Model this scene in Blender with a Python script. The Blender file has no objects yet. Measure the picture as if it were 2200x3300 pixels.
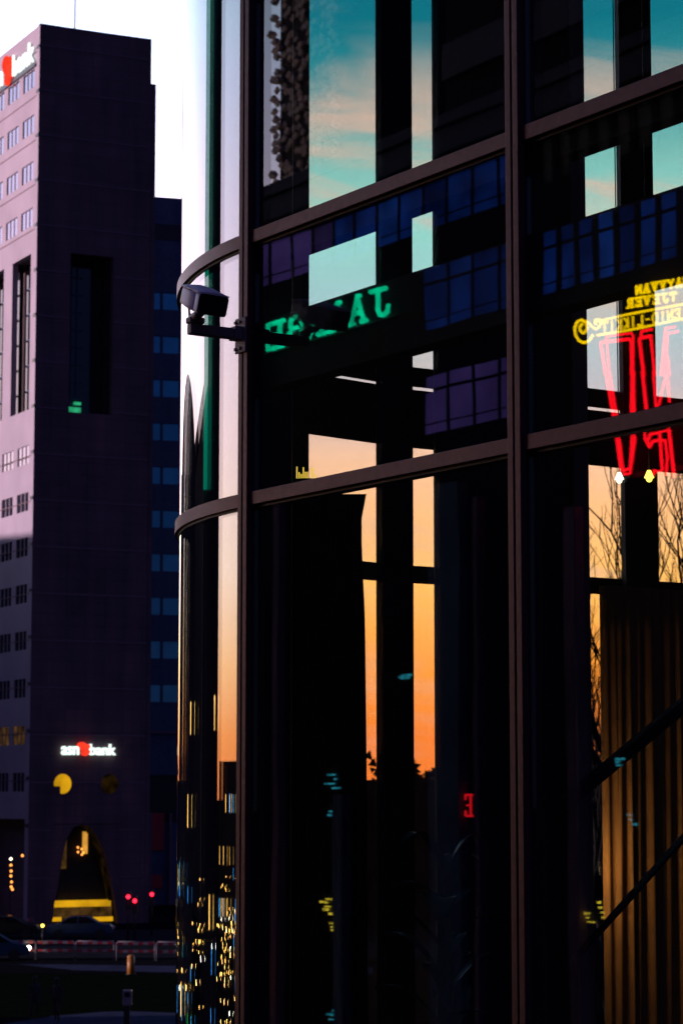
import bpy, math, random
from mathutils import Vector
random.seed(7)
R_ = math.radians
scn = bpy.context.scene
C = scn.collection

# ------------------------------------------------------------------ camera
F = 7800.0                      # focal length in pixels of the 2200 x 3300 photograph
PITCH = math.atan(910 / F)
CZ = 9.2                        # eye height above the street
cd = bpy.data.cameras.new('camera'); cam = bpy.data.objects.new('camera', cd); C.objects.link(cam)
cd.sensor_fit = 'VERTICAL'; cd.sensor_height = 36; cd.sensor_width = 24; cd.lens = 36 * F / 3300
cd.clip_start = 0.1; cd.clip_end = 6000
cd.dof.use_dof = True; cd.dof.focus_distance = 11.9; cd.dof.aperture_fstop = 7.5
cam.location = (0, 0, CZ); cam.rotation_euler = (math.pi / 2 + PITCH, 0, 0)
scn.camera = cam
scn.render.resolution_x = 682; scn.render.resolution_y = 1024
scn.view_settings.view_transform = 'Standard'; scn.view_settings.look = 'None'
scn.view_settings.exposure = 0; scn.view_settings.gamma = 1

# ------------------------------------------------------------------ world: dusk sky
SUN_AZ = -97.0; SUN_EL = 8.0    # azimuth from forward (+Y), negative to the left
w = bpy.data.worlds.new('World'); scn.world = w; w.use_nodes = True
nt = w.node_tree; N = nt.nodes; L = nt.links; N.clear()
def nd(t, **k):
    n = N.new(t)
    for a, b in k.items(): setattr(n, a, b)
    return n
def mth(op, a, b=None, c=None, clamp=False):
    n = nd('ShaderNodeMath', operation=op, use_clamp=clamp)
    for i, v in enumerate((a, b, c)):
        if v is None: continue
        if isinstance(v, (int, float)): n.inputs[i].default_value = v
        else: L.new(v, n.inputs[i])
    return n.outputs[0]
def wramp(fac, stops, interp='EASE'):
    n = nd('ShaderNodeValToRGB'); n.color_ramp.interpolation = interp
    e = n.color_ramp.elements
    while len(e) < len(stops): e.new(0.5)
    for i, (p, c) in enumerate(stops): e[i].position = p; e[i].color = (c[0], c[1], c[2], 1)
    L.new(fac, n.inputs[0]); return n.outputs[0]
tc = nd('ShaderNodeTexCoord'); sp = nd('ShaderNodeSeparateXYZ'); L.new(tc.outputs['Generated'], sp.inputs[0])
X, Y, Z = sp.outputs
hl = mth('SQRT', mth('ADD', mth('MULTIPLY', X, X), mth('MULTIPLY', Y, Y)))
te = mth('DIVIDE', Z, mth('MAXIMUM', hl, 1e-4))            # tan(elevation)
az = mth('ARCTAN2', X, Y)                                   # azimuth, 0 = forward, left negative
pos = mth('DIVIDE', te, 0.55, clamp=True)                   # ramp position
def ys(y): return (2560 - y) / F / 0.55
S = 0.2                                                      # ramps store radiance * S
right = wramp(pos, [(0.0, (.80, .16, .03)), (ys(2380), (.84, .165, .022)), (ys(2150), (.92, .255, .028)), (ys(1880), (.95, .41, .10)),
                    (ys(1640), (.93, .41, .18)), (ys(1480), (.84, .42, .26)), (ys(1250), (.48, .38, .40)), (ys(950), (.32, .44, .46)),
                    (ys(720), (.26, .50, .44)), (ys(500), (.18, .38, .34)), (ys(260), (.025, .20, .22)), (ys(0), (.004, .125, .165)),
                    (.70, (.006, .10, .16)), (.85, (.005, .03, .07)), (1, (.004, .012, .03))], 'LINEAR')
left = wramp(pos, [(0.0, (.60, .16, .045)), (ys(2380), (.66, .22, .065)), (ys(2150), (.70, .37, .18)), (ys(1850), (.70, .50, .40)),
                   (ys(1400), (.66, .48, .50)), (ys(800), (.54, .44, .56)), (ys(200), (.36, .38, .52)), (ys(0), (.30, .36, .48)),
                   (.72, (.10, .16, .28)), (.88, (.02, .04, .09)), (1, (.004, .012, .03))], 'LINEAR')
# clouds: soft peach streaks, stretched along the horizon
mp = nd('ShaderNodeCombineXYZ'); L.new(mth('MULTIPLY', az, 6.0), mp.inputs[0]); L.new(mth('ADD', mth('MULTIPLY', te, 26.0), mth('MULTIPLY', az, 3.5)), mp.inputs[1])
nz = nd('ShaderNodeTexNoise'); nz.inputs['Scale'].default_value = 1.0; nz.inputs['Detail'].default_value = 5; nz.inputs['Roughness'].default_value = .55
nz.inputs['Distortion'].default_value = .6; L.new(mp.outputs[0], nz.inputs['Vector'])
cl = wramp(nz.outputs['Fac'], [(.46, (0, 0, 0)), (.66, (1, 1, 1))])
band = wramp(pos, [(ys(1500), (0.5, 0.5, 0.5)), (ys(1200), (.35, .35, .35)), (ys(600), (1, 1, 1)), (ys(330), (.85, .85, .85)), (ys(60), (.06, .06, .06))], 'LINEAR')
cm = nd('ShaderNodeMixRGB', blend_type='MULTIPLY'); cm.inputs[0].default_value = 1; L.new(cl, cm.inputs[1]); L.new(band, cm.inputs[2])
rc = nd('ShaderNodeMixRGB'); L.new(cm.outputs[0], rc.inputs[0]); L.new(right, rc.inputs[1]); rc.inputs[2].default_value = (.62, .34, .26, 1)
# azimuth blends
def smooth(v, a, b):
    n = nd('ShaderNodeMapRange', interpolation_type='SMOOTHSTEP'); L.new(v, n.inputs[0])
    n.inputs[1].default_value = a; n.inputs[2].default_value = b; n.inputs[3].default_value = 0; n.inputs[4].default_value = 1
    return n.outputs[0]
lr = nd('ShaderNodeMixRGB'); L.new(smooth(az, R_(-4.5), R_(-1.5)), lr.inputs[0]); L.new(left, lr.inputs[1]); L.new(rc.outputs[0], lr.inputs[2])
glow = mth('MULTIPLY', smooth(az, R_(-88), R_(-66)), mth('SUBTRACT', 1.0, smooth(az, R_(22), R_(50))))
dark = wramp(pos, [(0.0, (.008, .008, .016)), (.3, (.004, .007, .022)), (.8, (.010, .011, .042)), (1, (.010, .011, .042))], 'LINEAR')
fin = nd('ShaderNodeMixRGB'); L.new(glow, fin.inputs[0]); L.new(dark, fin.inputs[1]); L.new(lr.outputs[0], fin.inputs[2])
bg1 = nd('ShaderNodeBackground'); L.new(fin.outputs[0], bg1.inputs[0]); bg1.inputs[1].default_value = 1 / S
sky = nd('ShaderNodeTexSky', sky_type='NISHITA'); sky.sun_disc = False; sky.sun_elevation = R_(SUN_EL); sky.sun_rotation = R_(SUN_AZ)
bg2 = nd('ShaderNodeBackground'); L.new(sky.outputs[0], bg2.inputs[0]); bg2.inputs[1].default_value = 0.0015
ad = nd('ShaderNodeAddShader'); L.new(bg1.outputs[0], ad.inputs[0]); L.new(bg2.outputs[0], ad.inputs[1])
ow = nd('ShaderNodeOutputWorld'); L.new(ad.outputs[0], ow.inputs[0])

# ------------------------------------------------------------------ sun (last light, from the left)
sd = bpy.data.lights.new('sun', 'SUN'); so = bpy.data.objects.new('sun', sd); C.objects.link(so)
sd.energy = 5.0; sd.angle = R_(0.5); sd.color = (1.0, .78, .86)
sv = Vector((math.sin(R_(SUN_AZ)) * math.cos(R_(SUN_EL)), math.cos(R_(SUN_AZ)) * math.cos(R_(SUN_EL)), math.sin(R_(SUN_EL))))
so.rotation_euler = sv.to_track_quat('Z', 'Y').to_euler()

# ================================================================== helpers
def ray(x, y):
    a = (x - 1100) / F; b = (1650 - y) / F
    return Vector((a, math.cos(PITCH) - b * math.sin(PITCH), math.sin(PITCH) + b * math.cos(PITCH)))
CAM = Vector((0, 0, CZ))
def at_y(x, y, Yd):
    r = ray(x, y); return CAM + r * (Yd / r.y)
def on_ground(x, y, z=0.0):
    r = ray(x, y); return CAM + r * ((z - CZ) / r.z)

def mat(name, col, rough=.6, metal=0.0, spec=.5, var=.25, vscale=3.0, bump=0.0, bscale=40):
    m = bpy.data.materials.new(name); m.use_nodes = True; t = m.node_tree; p = t.nodes['Principled BSDF']
    p.inputs['Roughness'].default_value = rough; p.inputs['Metallic'].default_value = metal
    p.inputs['Specular IOR Level'].default_value = spec
    co = t.nodes.new('ShaderNodeTexCoord'); n = t.nodes.new('ShaderNodeTexNoise'); n.inputs['Scale'].default_value = vscale
    n.inputs['Detail'].default_value = 6; t.links.new(co.outputs['Object'], n.inputs['Vector'])
    r = t.nodes.new('ShaderNodeValToRGB'); e = r.color_ramp.elements
    e[0].position = .3; e[1].position = .7
    e[0].color = (*[c * (1 - var) for c in col], 1); e[1].color = (*[min(1, c * (1 + var)) for c in col], 1)
    t.links.new(n.outputs['Fac'], r.inputs[0]); t.links.new(r.outputs[0], p.inputs['Base Color'])
    if bump:
        n2 = t.nodes.new('ShaderNodeTexNoise'); n2.inputs['Scale'].default_value = bscale; t.links.new(co.outputs['Object'], n2.inputs['Vector'])
        b = t.nodes.new('ShaderNodeBump'); b.inputs['Distance'].default_value = bump; t.links.new(n2.outputs['Fac'], b.inputs['Height'])
        t.links.new(b.outputs[0], p.inputs['Normal'])
    return m
def emis(name, col, s, var=0.0, vscale=1.0):
    m = bpy.data.materials.new(name); m.use_nodes = True; t = m.node_tree; t.nodes.clear()
    e = t.nodes.new('ShaderNodeEmission'); o = t.nodes.new('ShaderNodeOutputMaterial'); t.links.new(e.outputs[0], o.inputs[0])
    e.inputs[0].default_value = (*col, 1); e.inputs[1].default_value = s
    if var:
        co = t.nodes.new('ShaderNodeTexCoord'); n = t.nodes.new('ShaderNodeTexNoise'); n.inputs['Scale'].default_value = vscale; n.inputs['Detail'].default_value = 3
        t.links.new(co.outputs['Object'], n.inputs['Vector'])
        mr = t.nodes.new('ShaderNodeMapRange'); mr.inputs[1].default_value = .35; mr.inputs[2].default_value = .65
        mr.inputs[3].default_value = s * (1 - var); mr.inputs[4].default_value = s * (1 + var)
        t.links.new(n.outputs['Fac'], mr.inputs[0]); t.links.new(mr.outputs[0], e.inputs[1])
    return m
def glass(name, r0=.06, tint=(.74, .77, .77), wave=.0, refl=(1, 1, 1)):
    """architectural glass: clear tinted transmission plus a Schlick mirror term"""
    m = bpy.data.materials.new(name); m.use_nodes = True; t = m.node_tree; t.nodes.clear(); n = t.nodes.new
    g = n('ShaderNodeNewGeometry'); dt = n('ShaderNodeVectorMath'); dt.operation = 'DOT_PRODUCT'
    t.links.new(g.outputs['Incoming'], dt.inputs[0]); t.links.new(g.outputs['Normal'], dt.inputs[1])
    def M(op, a, b):
        q = n('ShaderNodeMath'); q.operation = op
        for i, v in enumerate((a, b)):
            if isinstance(v, (int, float)): q.inputs[i].default_value = v
            else: t.links.new(v, q.inputs[i])
        return q.outputs[0]
    c = M('ABSOLUTE', dt.outputs['Value'], 0); p5 = M('POWER', M('SUBTRACT', 1.0, c), 5.0)
    fr = M('ADD', M('MULTIPLY', p5, 1 - r0), r0)
    tr = n('ShaderNodeBsdfTransparent'); tr.inputs[0].default_value = (*tint, 1)
    gl = n('ShaderNodeBsdfGlossy'); gl.inputs['Roughness'].default_value = 0.0; gl.inputs[0].default_value = (*refl, 1)
    if wave:
        co = n('ShaderNodeTexCoord'); nz = n('ShaderNodeTexNoise'); nz.inputs['Scale'].default_value = 1.3; nz.inputs['Detail'].default_value = 1
        t.links.new(co.outputs['Object'], nz.inputs['Vector']); b = n('ShaderNodeBump'); b.inputs['Distance'].default_value = wave
        t.links.new(nz.outputs['Fac'], b.inputs['Height']); t.links.new(b.outputs[0], gl.inputs['Normal'])
    mx = n('ShaderNodeMixShader'); t.links.new(fr, mx.inputs[0]); t.links.new(tr.outputs[0], mx.inputs[1]); t.links.new(gl.outputs[0], mx.inputs[2])
    o = n('ShaderNodeOutputMaterial'); t.links.new(mx.outputs[0], o.inputs[0]); return m

class MB:
    def __init__(s): s.v = []; s.f = []; s.sm = []
    def add(s, vs, fs, smooth=False):
        k = len(s.v); s.v += [tuple(v) for v in vs]; s.f += [tuple(k + i for i in f) for f in fs]; s.sm += [smooth] * len(fs)
    def hexa(s, p):   # p: 8 corners, bottom 4 (ccw) then top 4
        s.add(p, [(3, 2, 1, 0), (4, 5, 6, 7), (0, 1, 5, 4), (1, 2, 6, 5), (2, 3, 7, 6), (3, 0, 4, 7)])
    def box(s, x0, x1, y0, y1, z0, z1, fr=None):
        p = [(x0, y0, z0), (x1, y0, z0), (x1, y1, z0), (x0, y1, z0), (x0, y0, z1), (x1, y0, z1), (x1, y1, z1), (x0, y1, z1)]
        s.hexa([fr(*q) for q in p] if fr else p)
    def prism(s, pts, n0, n1, fr, smooth=False):     # polygon in (s,h), extruded along n
        k = len(pts); a = [fr(p[0], n0, p[1]) for p in pts]; b = [fr(p[0], n1, p[1]) for p in pts]
        s.add(a + b, [tuple(range(k)), tuple(range(2 * k - 1, k - 1, -1))] + [(i, i + k, (i + 1) % k + k, (i + 1) % k) for i in range(k)], smooth)
    def cyl(s, a, b, r0, r1=None, n=12, caps=True):
        r1 = r0 if r1 is None else r1; a = Vector(a); b = Vector(b); d = (b - a).normalized()
        u = d.cross(Vector((0, 0, 1)) if abs(d.z) < .9 else Vector((1, 0, 0))).normalized(); w_ = d.cross(u)
        k = len(s.v)
        for c, r in ((a, r0), (b, r1)):
            for i in range(n):
                t = 2 * math.pi * i / n; s.v.append(tuple(c + (u * math.cos(t) + w_ * math.sin(t)) * r))
        for i in range(n): s.f.append((k + i, k + (i + 1) % n, k + n + (i + 1) % n, k + n + i)); s.sm.append(True)
        if caps:
            s.f.append(tuple(k + i for i in range(n - 1, -1, -1))); s.f.append(tuple(k + n + i for i in range(n))); s.sm += [False, False]
    def tube(s, pts, r, n=8):
        for i in range(len(pts) - 1): s.cyl(pts[i], pts[i + 1], r, r, n)
        for p in pts: s.ball(p, r, 6, 4)
    def ball(s, c, r, n=12, m=8, sz=1.0):
        c = Vector(c); k = len(s.v)
        for j in range(m + 1):
            t = math.pi * j / m
            for i in range(n):
                a = 2 * math.pi * i / n; s.v.append((c.x + r * math.sin(t) * math.cos(a), c.y + r * math.sin(t) * math.sin(a), c.z + r * sz * math.cos(t)))
        for j in range(m):
            for i in range(n):
                s.f.append((k + j * n + i, k + (j + 1) * n + i, k + (j + 1) * n + (i + 1) % n, k + j * n + (i + 1) % n)); s.sm.append(True)
    def build(s, name, m, parent=None, bevel=0, loc=None):
        me = bpy.data.meshes.new(name); me.from_pydata(s.v, [], s.f); me.update()
        me.polygons.foreach_set('use_smooth', s.sm)
        o = bpy.data.objects.new(name, me); C.objects.link(o); me.materials.append(m)
        if bevel:
            b = o.modifiers.new('bevel', 'BEVEL'); b.width = bevel; b.segments = 2; b.limit_method = 'ANGLE'
        if parent is not None: o.parent = parent
        return o
def tag(o, label=None, cat=None, group=None, kind=None):
    if label: o['label'] = label
    if cat: o['category'] = cat
    if group: o['group'] = group
    if kind: o['kind'] = kind
    return o
def thing(name, label, cat, group=None, loc=(0, 0, 0)):
    o = bpy.data.objects.new(name, None); C.objects.link(o); o.empty_display_size = .2; o.location = loc
    return tag(o, label, cat, group)
def recenter(root, loc):
    """put the thing's Empty at loc while its parts (built in world space) stay put"""
    root.location = loc
    for ch in [o for o in C.objects if o.parent is root]: ch.location = (-loc[0], -loc[1], -loc[2])
    return root
def frame(P, d, nrm):
    P = Vector((P[0], P[1], 0)); d = Vector((d[0], d[1], 0)); nrm = Vector((nrm[0], nrm[1], 0))
    return lambda s, n, h: P + d * s + nrm * n + Vector((0, 0, h))
def hit(x, y, P, nrm):
    """where the sight line through a photo point meets a vertical plane"""
    r = ray(x, y); q = Vector((P[0], P[1], 0)); n3 = Vector((nrm[0], nrm[1], 0))
    return CAM + r * ((q - CAM).dot(n3) / r.dot(n3))
def wall(mb, fr, s0, s1, h0, h1, holes, n0, n1, grid=None):
    ss = sorted({s0, s1} | {min(max(v, s0), s1) for q in holes for v in q[:2]} | ({s0 + i * grid for i in range(1, int((s1 - s0) / grid) + 1)} if grid else set()))
    hs = sorted({h0, h1} | {min(max(v, h0), h1) for q in holes for v in q[2:4]})
    for j in range(len(hs) - 1):
        hm = (hs[j] + hs[j + 1]) / 2; st = None
        for i in range(len(ss) - 1):
            sm_ = (ss[i] + ss[i + 1]) / 2
            solid = not any(q[0] < sm_ < q[1] and q[2] < hm < q[3] for q in holes)
            if solid and st is None: st = ss[i]
            if st is not None and (not solid or i == len(ss) - 2 or grid):
                en = ss[i + 1] if solid else ss[i]
                if en > st + 1e-6: mb.box(st, en, n0, n1, hs[j], hs[j + 1], fr)
                st = None

# ------------------------------------------------------------------ materials
M = dict(
    asphalt=mat('asphalt', (.018, .019, .024), .85, 0, .0, var=.3, vscale=.6, bump=.01, bscale=8),
    pave=mat('paving', (.035, .042, .075), .8, 0, .0, var=.25, vscale=.8),
    grass=mat('grass', (.004, .006, .004), .95, 0, .0, var=.4, vscale=1.5),
    earth=mat('earth', (.007, .007, .009), .95, 0, .0, var=.4, vscale=.05),
    frame=mat('painted_frame', (.082, .022, .027), .42, .42, .22, var=.18, vscale=30, bump=.0006, bscale=900),
    gasket=mat('gasket', (.008, .008, .009), .6, var=.1),
    dark=mat('dark_interior', (.010, .010, .012), .8, var=.3),
    column=mat('column_cladding', (.20, .13, .10), .7, var=.2),
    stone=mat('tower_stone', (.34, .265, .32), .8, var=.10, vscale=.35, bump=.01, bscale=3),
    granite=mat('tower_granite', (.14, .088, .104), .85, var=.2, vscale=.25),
    joint=mat('stone_joint', (.16, .10, .13), .8, var=.1),
    blueclad=mat('annexe_cladding', (.06, .10, .18), .7, var=.15),
    office=mat('office_cladding', (.016, .016, .022), .8, 0, .1, var=.2, vscale=.5),
    block=mat('far_block', (.05, .045, .05), .8, var=.25, vscale=.2),
    panel=mat('pale_panel', (.80, .68, .62), .6, var=.2, vscale=.3),
    metal=mat('dark_metal', (.03, .03, .035), .4, .6, var=.1),
    camgrey=mat('housing_paint', (.85, .68, .74), .5, var=.08, vscale=60, bump=.0003, bscale=1500),
    camblack=mat('camera_window', (.006, .006, .007), .45, var=.1),
    camarm=mat('bracket_paint', (.20, .12, .14), .5, var=.12, vscale=40, bump=.0004, bscale=1200),
    bolt=mat('bolt_steel', (.02, .018, .02), .4, .5, var=.1),
    drape=mat('dark_drape', (.012, .010, .012), .9, var=.2),
    pleat=mat('amber_curtain', (.36, .17, .06), .9, var=.15, vscale=8),
    leaf=mat('leaf_green', (.03, .06, .045), .35, var=.3, vscale=6),
    bark=mat('bark', (.030, .020, .018), .9, var=.3),
    carpaint=mat('car_paint_dark', (.012, .014, .020), .18, .3, .8, var=.05),
    carglass=mat('car_glass', (.01, .012, .016), .05, 0, 1, var=.05),
    rubber=mat('rubber', (.012, .012, .012), .8, var=.1),
    red=mat('barrier_red', (.40, .02, .03), .5, var=.1),
    white=mat('barrier_white', (.32, .25, .27), .5, var=.1),
    orange=mat('orange_plastic', (.34, .12, .01), .5, var=.1),
    greybox=mat('grey_box', (.20, .16, .20), .5, var=.1),
    cloth=mat('dark_cloth', (.015, .015, .018), .9, var=.2), skin=mat('skin', (.25, .14, .10), .6, var=.1),
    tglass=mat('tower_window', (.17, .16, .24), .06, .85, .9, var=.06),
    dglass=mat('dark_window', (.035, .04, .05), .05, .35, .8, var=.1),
    bglass=mat('blue_window', (.08, .34, .52), .07, .85, .9, var=.12, vscale=.8),
    redpanel=mat('red_panel', (.45, .02, .03), .6, var=.2),
    pil_blue=mat('pilaster_blue', (.12, .20, .30), .8, var=.3, vscale=.5), pil_rose=mat('pilaster_rose', (.30, .15, .22), .8, var=.4, vscale=.3), pil_olive=mat('pilaster_olive', (.16, .17, .07), .8, var=.4, vscale=.3),
    e_white=emis('sign_white', (.80, 1, .90), 1.5), e_red=emis('sign_red', (1, .045, .02), 1.2, .25, 2),
    e_green=emis('sign_green', (.0, .9, .42), 4.0, .3, 2.0),
    e_neonred=emis('neon_red', (1, .004, .012), 11.0), e_neonyel=emis('neon_yellow', (1, .62, .0), 9.0, .15, 1.0),
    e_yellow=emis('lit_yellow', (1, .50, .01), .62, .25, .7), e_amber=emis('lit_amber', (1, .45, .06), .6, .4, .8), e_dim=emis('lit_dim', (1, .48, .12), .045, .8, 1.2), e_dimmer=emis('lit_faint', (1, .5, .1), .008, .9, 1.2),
    e_warm=emis('lamp_warm', (1, .66, .28), 7.0), e_street=emis('street_amber', (1, .50, .10), 42.0), e_streetw=emis('street_white', (1, .90, .65), 55.0),
    e_blue=emis('blue_led', (.05, .40, 1), 5.0), e_greenl=emis('green_led', (.02, .9, .12), 3.5), e_dimred=emis('dim_red', (1, .01, .02), 4.0), e_cyan=emis('cyan_sign', (.06, .75, 1), 1.3, .5, 3), e_yel2=emis('yellow_sign', (1, .75, .05), 3.0, .5, 3),
    e_head=emis('headlight', (1, .85, .62), 40.0), e_tail=emis('red_signal', (1, .01, .03), 7.0),
    e_wblue=emis('window_blue', (.012, .06, .42), .85, .5, .55), e_wblued=emis('window_blue_dim', (.012, .05, .36), .5, .5, .6), e_wbluel=emis('window_blue_bright', (.014, .075, .46), 1.1, .45, .6), e_wpurpled=emis('window_purple_dim', (.10, .06, .30), .6, .5, .5), e_wpurple=emis('window_purple', (.12, .07, .34), 1.05, .25, .35),  # blue and purple pane emission stands in for dusk sky mirrored there
    e_wamber=emis('window_amber', (1, .55, .12), 3.4, .6, .5), e_candle=emis('candle', (1, .62, .08), 1.7), e_lamp=emis('bulb', (1, .78, .10), 4.5), e_lampw=emis('bulb_white', (1, .88, .60), 5.0),
    e_bulbo=emis('bulb_orange', (1, .33, .06), 2.6), e_gteal=emis('exit_glow', (.05, .8, .35), .35, .5, 1.5),
    e_strip=emis('green_edge', (.0, .45, .28), .9, .3, .1),
)
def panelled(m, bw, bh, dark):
    """cladding joints: a brick pattern laid along the wall, plus vertical streaks painting faint reflected light"""
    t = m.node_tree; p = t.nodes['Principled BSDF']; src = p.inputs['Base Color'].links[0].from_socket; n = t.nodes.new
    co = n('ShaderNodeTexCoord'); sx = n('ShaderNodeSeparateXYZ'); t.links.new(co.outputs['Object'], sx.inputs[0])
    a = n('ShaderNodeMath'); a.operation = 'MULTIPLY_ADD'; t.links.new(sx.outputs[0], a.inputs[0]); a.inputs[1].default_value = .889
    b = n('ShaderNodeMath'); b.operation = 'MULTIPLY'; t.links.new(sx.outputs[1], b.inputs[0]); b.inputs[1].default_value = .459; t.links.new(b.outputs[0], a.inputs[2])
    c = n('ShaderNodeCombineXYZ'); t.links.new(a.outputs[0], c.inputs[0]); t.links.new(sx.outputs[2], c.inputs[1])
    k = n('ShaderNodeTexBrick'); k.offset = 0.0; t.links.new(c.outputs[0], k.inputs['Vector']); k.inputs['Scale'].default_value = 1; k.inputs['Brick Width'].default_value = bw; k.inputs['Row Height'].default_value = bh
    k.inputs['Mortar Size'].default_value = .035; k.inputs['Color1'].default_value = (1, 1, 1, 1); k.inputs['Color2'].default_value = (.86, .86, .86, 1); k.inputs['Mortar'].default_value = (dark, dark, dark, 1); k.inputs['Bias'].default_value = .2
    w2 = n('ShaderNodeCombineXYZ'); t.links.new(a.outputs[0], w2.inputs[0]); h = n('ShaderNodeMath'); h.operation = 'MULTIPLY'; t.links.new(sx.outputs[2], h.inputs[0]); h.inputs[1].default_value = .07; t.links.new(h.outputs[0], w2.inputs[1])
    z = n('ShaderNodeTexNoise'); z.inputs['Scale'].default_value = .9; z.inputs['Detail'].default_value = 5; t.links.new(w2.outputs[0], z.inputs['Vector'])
    q = n('ShaderNodeValToRGB'); q.color_ramp.elements[0].position = .35; q.color_ramp.elements[0].color = (.72, .74, .80, 1); q.color_ramp.elements[1].position = .68; q.color_ramp.elements[1].color = (1.25, 1.05, 1.0, 1); t.links.new(z.outputs['Fac'], q.inputs[0])  # warm and cool ramp puts patches of reflected light into the colour
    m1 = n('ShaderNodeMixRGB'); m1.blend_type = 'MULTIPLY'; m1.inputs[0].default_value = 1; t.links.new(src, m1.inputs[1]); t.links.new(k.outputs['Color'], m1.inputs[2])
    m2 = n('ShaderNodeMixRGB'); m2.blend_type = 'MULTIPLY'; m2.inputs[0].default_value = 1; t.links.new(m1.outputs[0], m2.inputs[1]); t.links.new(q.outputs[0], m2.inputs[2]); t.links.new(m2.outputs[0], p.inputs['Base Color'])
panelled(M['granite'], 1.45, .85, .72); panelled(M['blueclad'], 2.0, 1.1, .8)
M['pane'] = glass('facade_glass', .058, (.74, .77, .77), wave=.0004)
M['paneB'] = glass('curved_glass', .14, (.70, .74, .74), wave=.0003)

# ================================================================== setting: ground, streets
def sheet(name, pts, z, m, kind='structure'):
    b = MB(); b.add([(p[0], p[1], z) for p in pts], [tuple(range(len(pts)))]); o = b.build(name, m); o['kind'] = kind; return o
sheet('ground', [(-3000, -600), (3000, -600), (3000, 5000), (-3000, 5000)], 0, M['earth'])
def gpx(l): return [on_ground(x, y) for x, y in l]
sheet('road', [(-160, 139), (60, 139), (60, 168), (-160, 168)], .004, M['asphalt'])
sheet('pavement', gpx([(-900, 3105), (200, 3108), (420, 3112), (1200, 3118), (1200, 3140), (560, 3134), (240, 3127), (60, 3108), (-900, 3106)]), .008, M['pave'])
sheet('lawn', gpx([(-500, 3132), (200, 3138), (900, 3142), (900, 3268), (160, 3276), (-500, 3310)]), .012, M['grass'])
sheet('path', gpx([(20, 3300), (170, 3276), (330, 3262), (420, 3260), (640, 3268), (900, 3290), (900, 3420), (-100, 3420)]), .016, M['pave'])

# ================================================================== the glazed building with the rounded end
A2 = R_(32.4)
D = Vector((-math.sin(A2), math.cos(A2), 0)); NI = Vector((math.cos(A2), math.sin(A2), 0)); NO = -NI
P1 = Vector((-.457, 12.02, 0))
HA, HB, RT = CZ + 2.826, CZ + 1.498, .067
HF, HT = CZ - 1.8, CZ + 6.6
gb = thing('glazed_building', 'dark brown framed glass building with a rounded corner filling the right of the picture', 'building')
ff = frame(P1, D, NO)        # s>0 away round the corner, s<0 towards the viewer, n outward
BAY = -(hit(1681, 1200, P1, NI) - Vector((P1.x, P1.y, 0))).dot(D)
RAD = 2.9; CC = P1 + NI * RAD
def arc(t, r=RAD):           # t = angle turned from the facade direction
    a = A2 - t; return CC + Vector((-math.cos(a), -math.sin(a), 0)) * r
ARC_END = R_(69.4)
far = [(-.32, 15.33), (.35, 15.98), (1.29, 16.6), (2.13, 17.17), (3.6, 18.05), (6.0, 19.3)]
levels = [(HF + .15, HB - RT), (HB, HA - RT), (HA, HT - RT), (HT, CZ + 8.0)]
GT = .022
for b in range(4):
    s1 = -b * BAY - .045; s0 = -(b + 1) * BAY + .045
    for (h0, h1) in levels:
        m = MB(); m.box(s0, s1, -GT, 0, h0 - .01, h1 + .01, ff); m.build('glass_pane', M['pane'], gb)
# curved panes (outer and inner sheet, smooth)
def curved_pane(t0, t1, h0, h1, seg=28):
    m = MB()
    for r, flip in ((RAD, False), (RAD - GT, True)):
        vs = []; fs = []
        for i in range(seg + 1):
            p = arc(t0 + (t1 - t0) * i / seg, r); vs += [(p.x, p.y, h0), (p.x, p.y, h1)]
        for i in range(seg): fs.append((2 * i, 2 * i + 1, 2 * i + 3, 2 * i + 2) if not flip else (2 * i, 2 * i + 2, 2 * i + 3, 2 * i + 1))
        m.add(vs, fs, True)
    for t in (t0, t1):
        a = arc(t); b_ = arc(t, RAD - GT); m.add([(a.x, a.y, h0), (a.x, a.y, h1), (b_.x, b_.y, h1), (b_.x, b_.y, h0)], [(0, 1, 2, 3)])
    return m.build('glass_pane', M['paneB'], gb)
for (h0, h1) in levels:
    curved_pane(.006, R_(38), h0 - .01, h1 + .01, 48); curved_pane(R_(38.6), ARC_END, h0 - .01, h1 + .01, 30)
# far side panes
for i in range(len(far) - 1):
    a = Vector((*far[i], 0)); b_ = Vector((*far[i + 1], 0)); d_ = (b_ - a).normalized(); fr = frame(a, d_, (-d_.y, d_.x)); ln = (b_ - a).length
    for (h0, h1) in levels:
        m = MB(); m.box(.02, ln - .02, -GT, 0, h0 - .01, h1 + .01, fr); m.build('glass_pane', M['pane'], gb)
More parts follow.
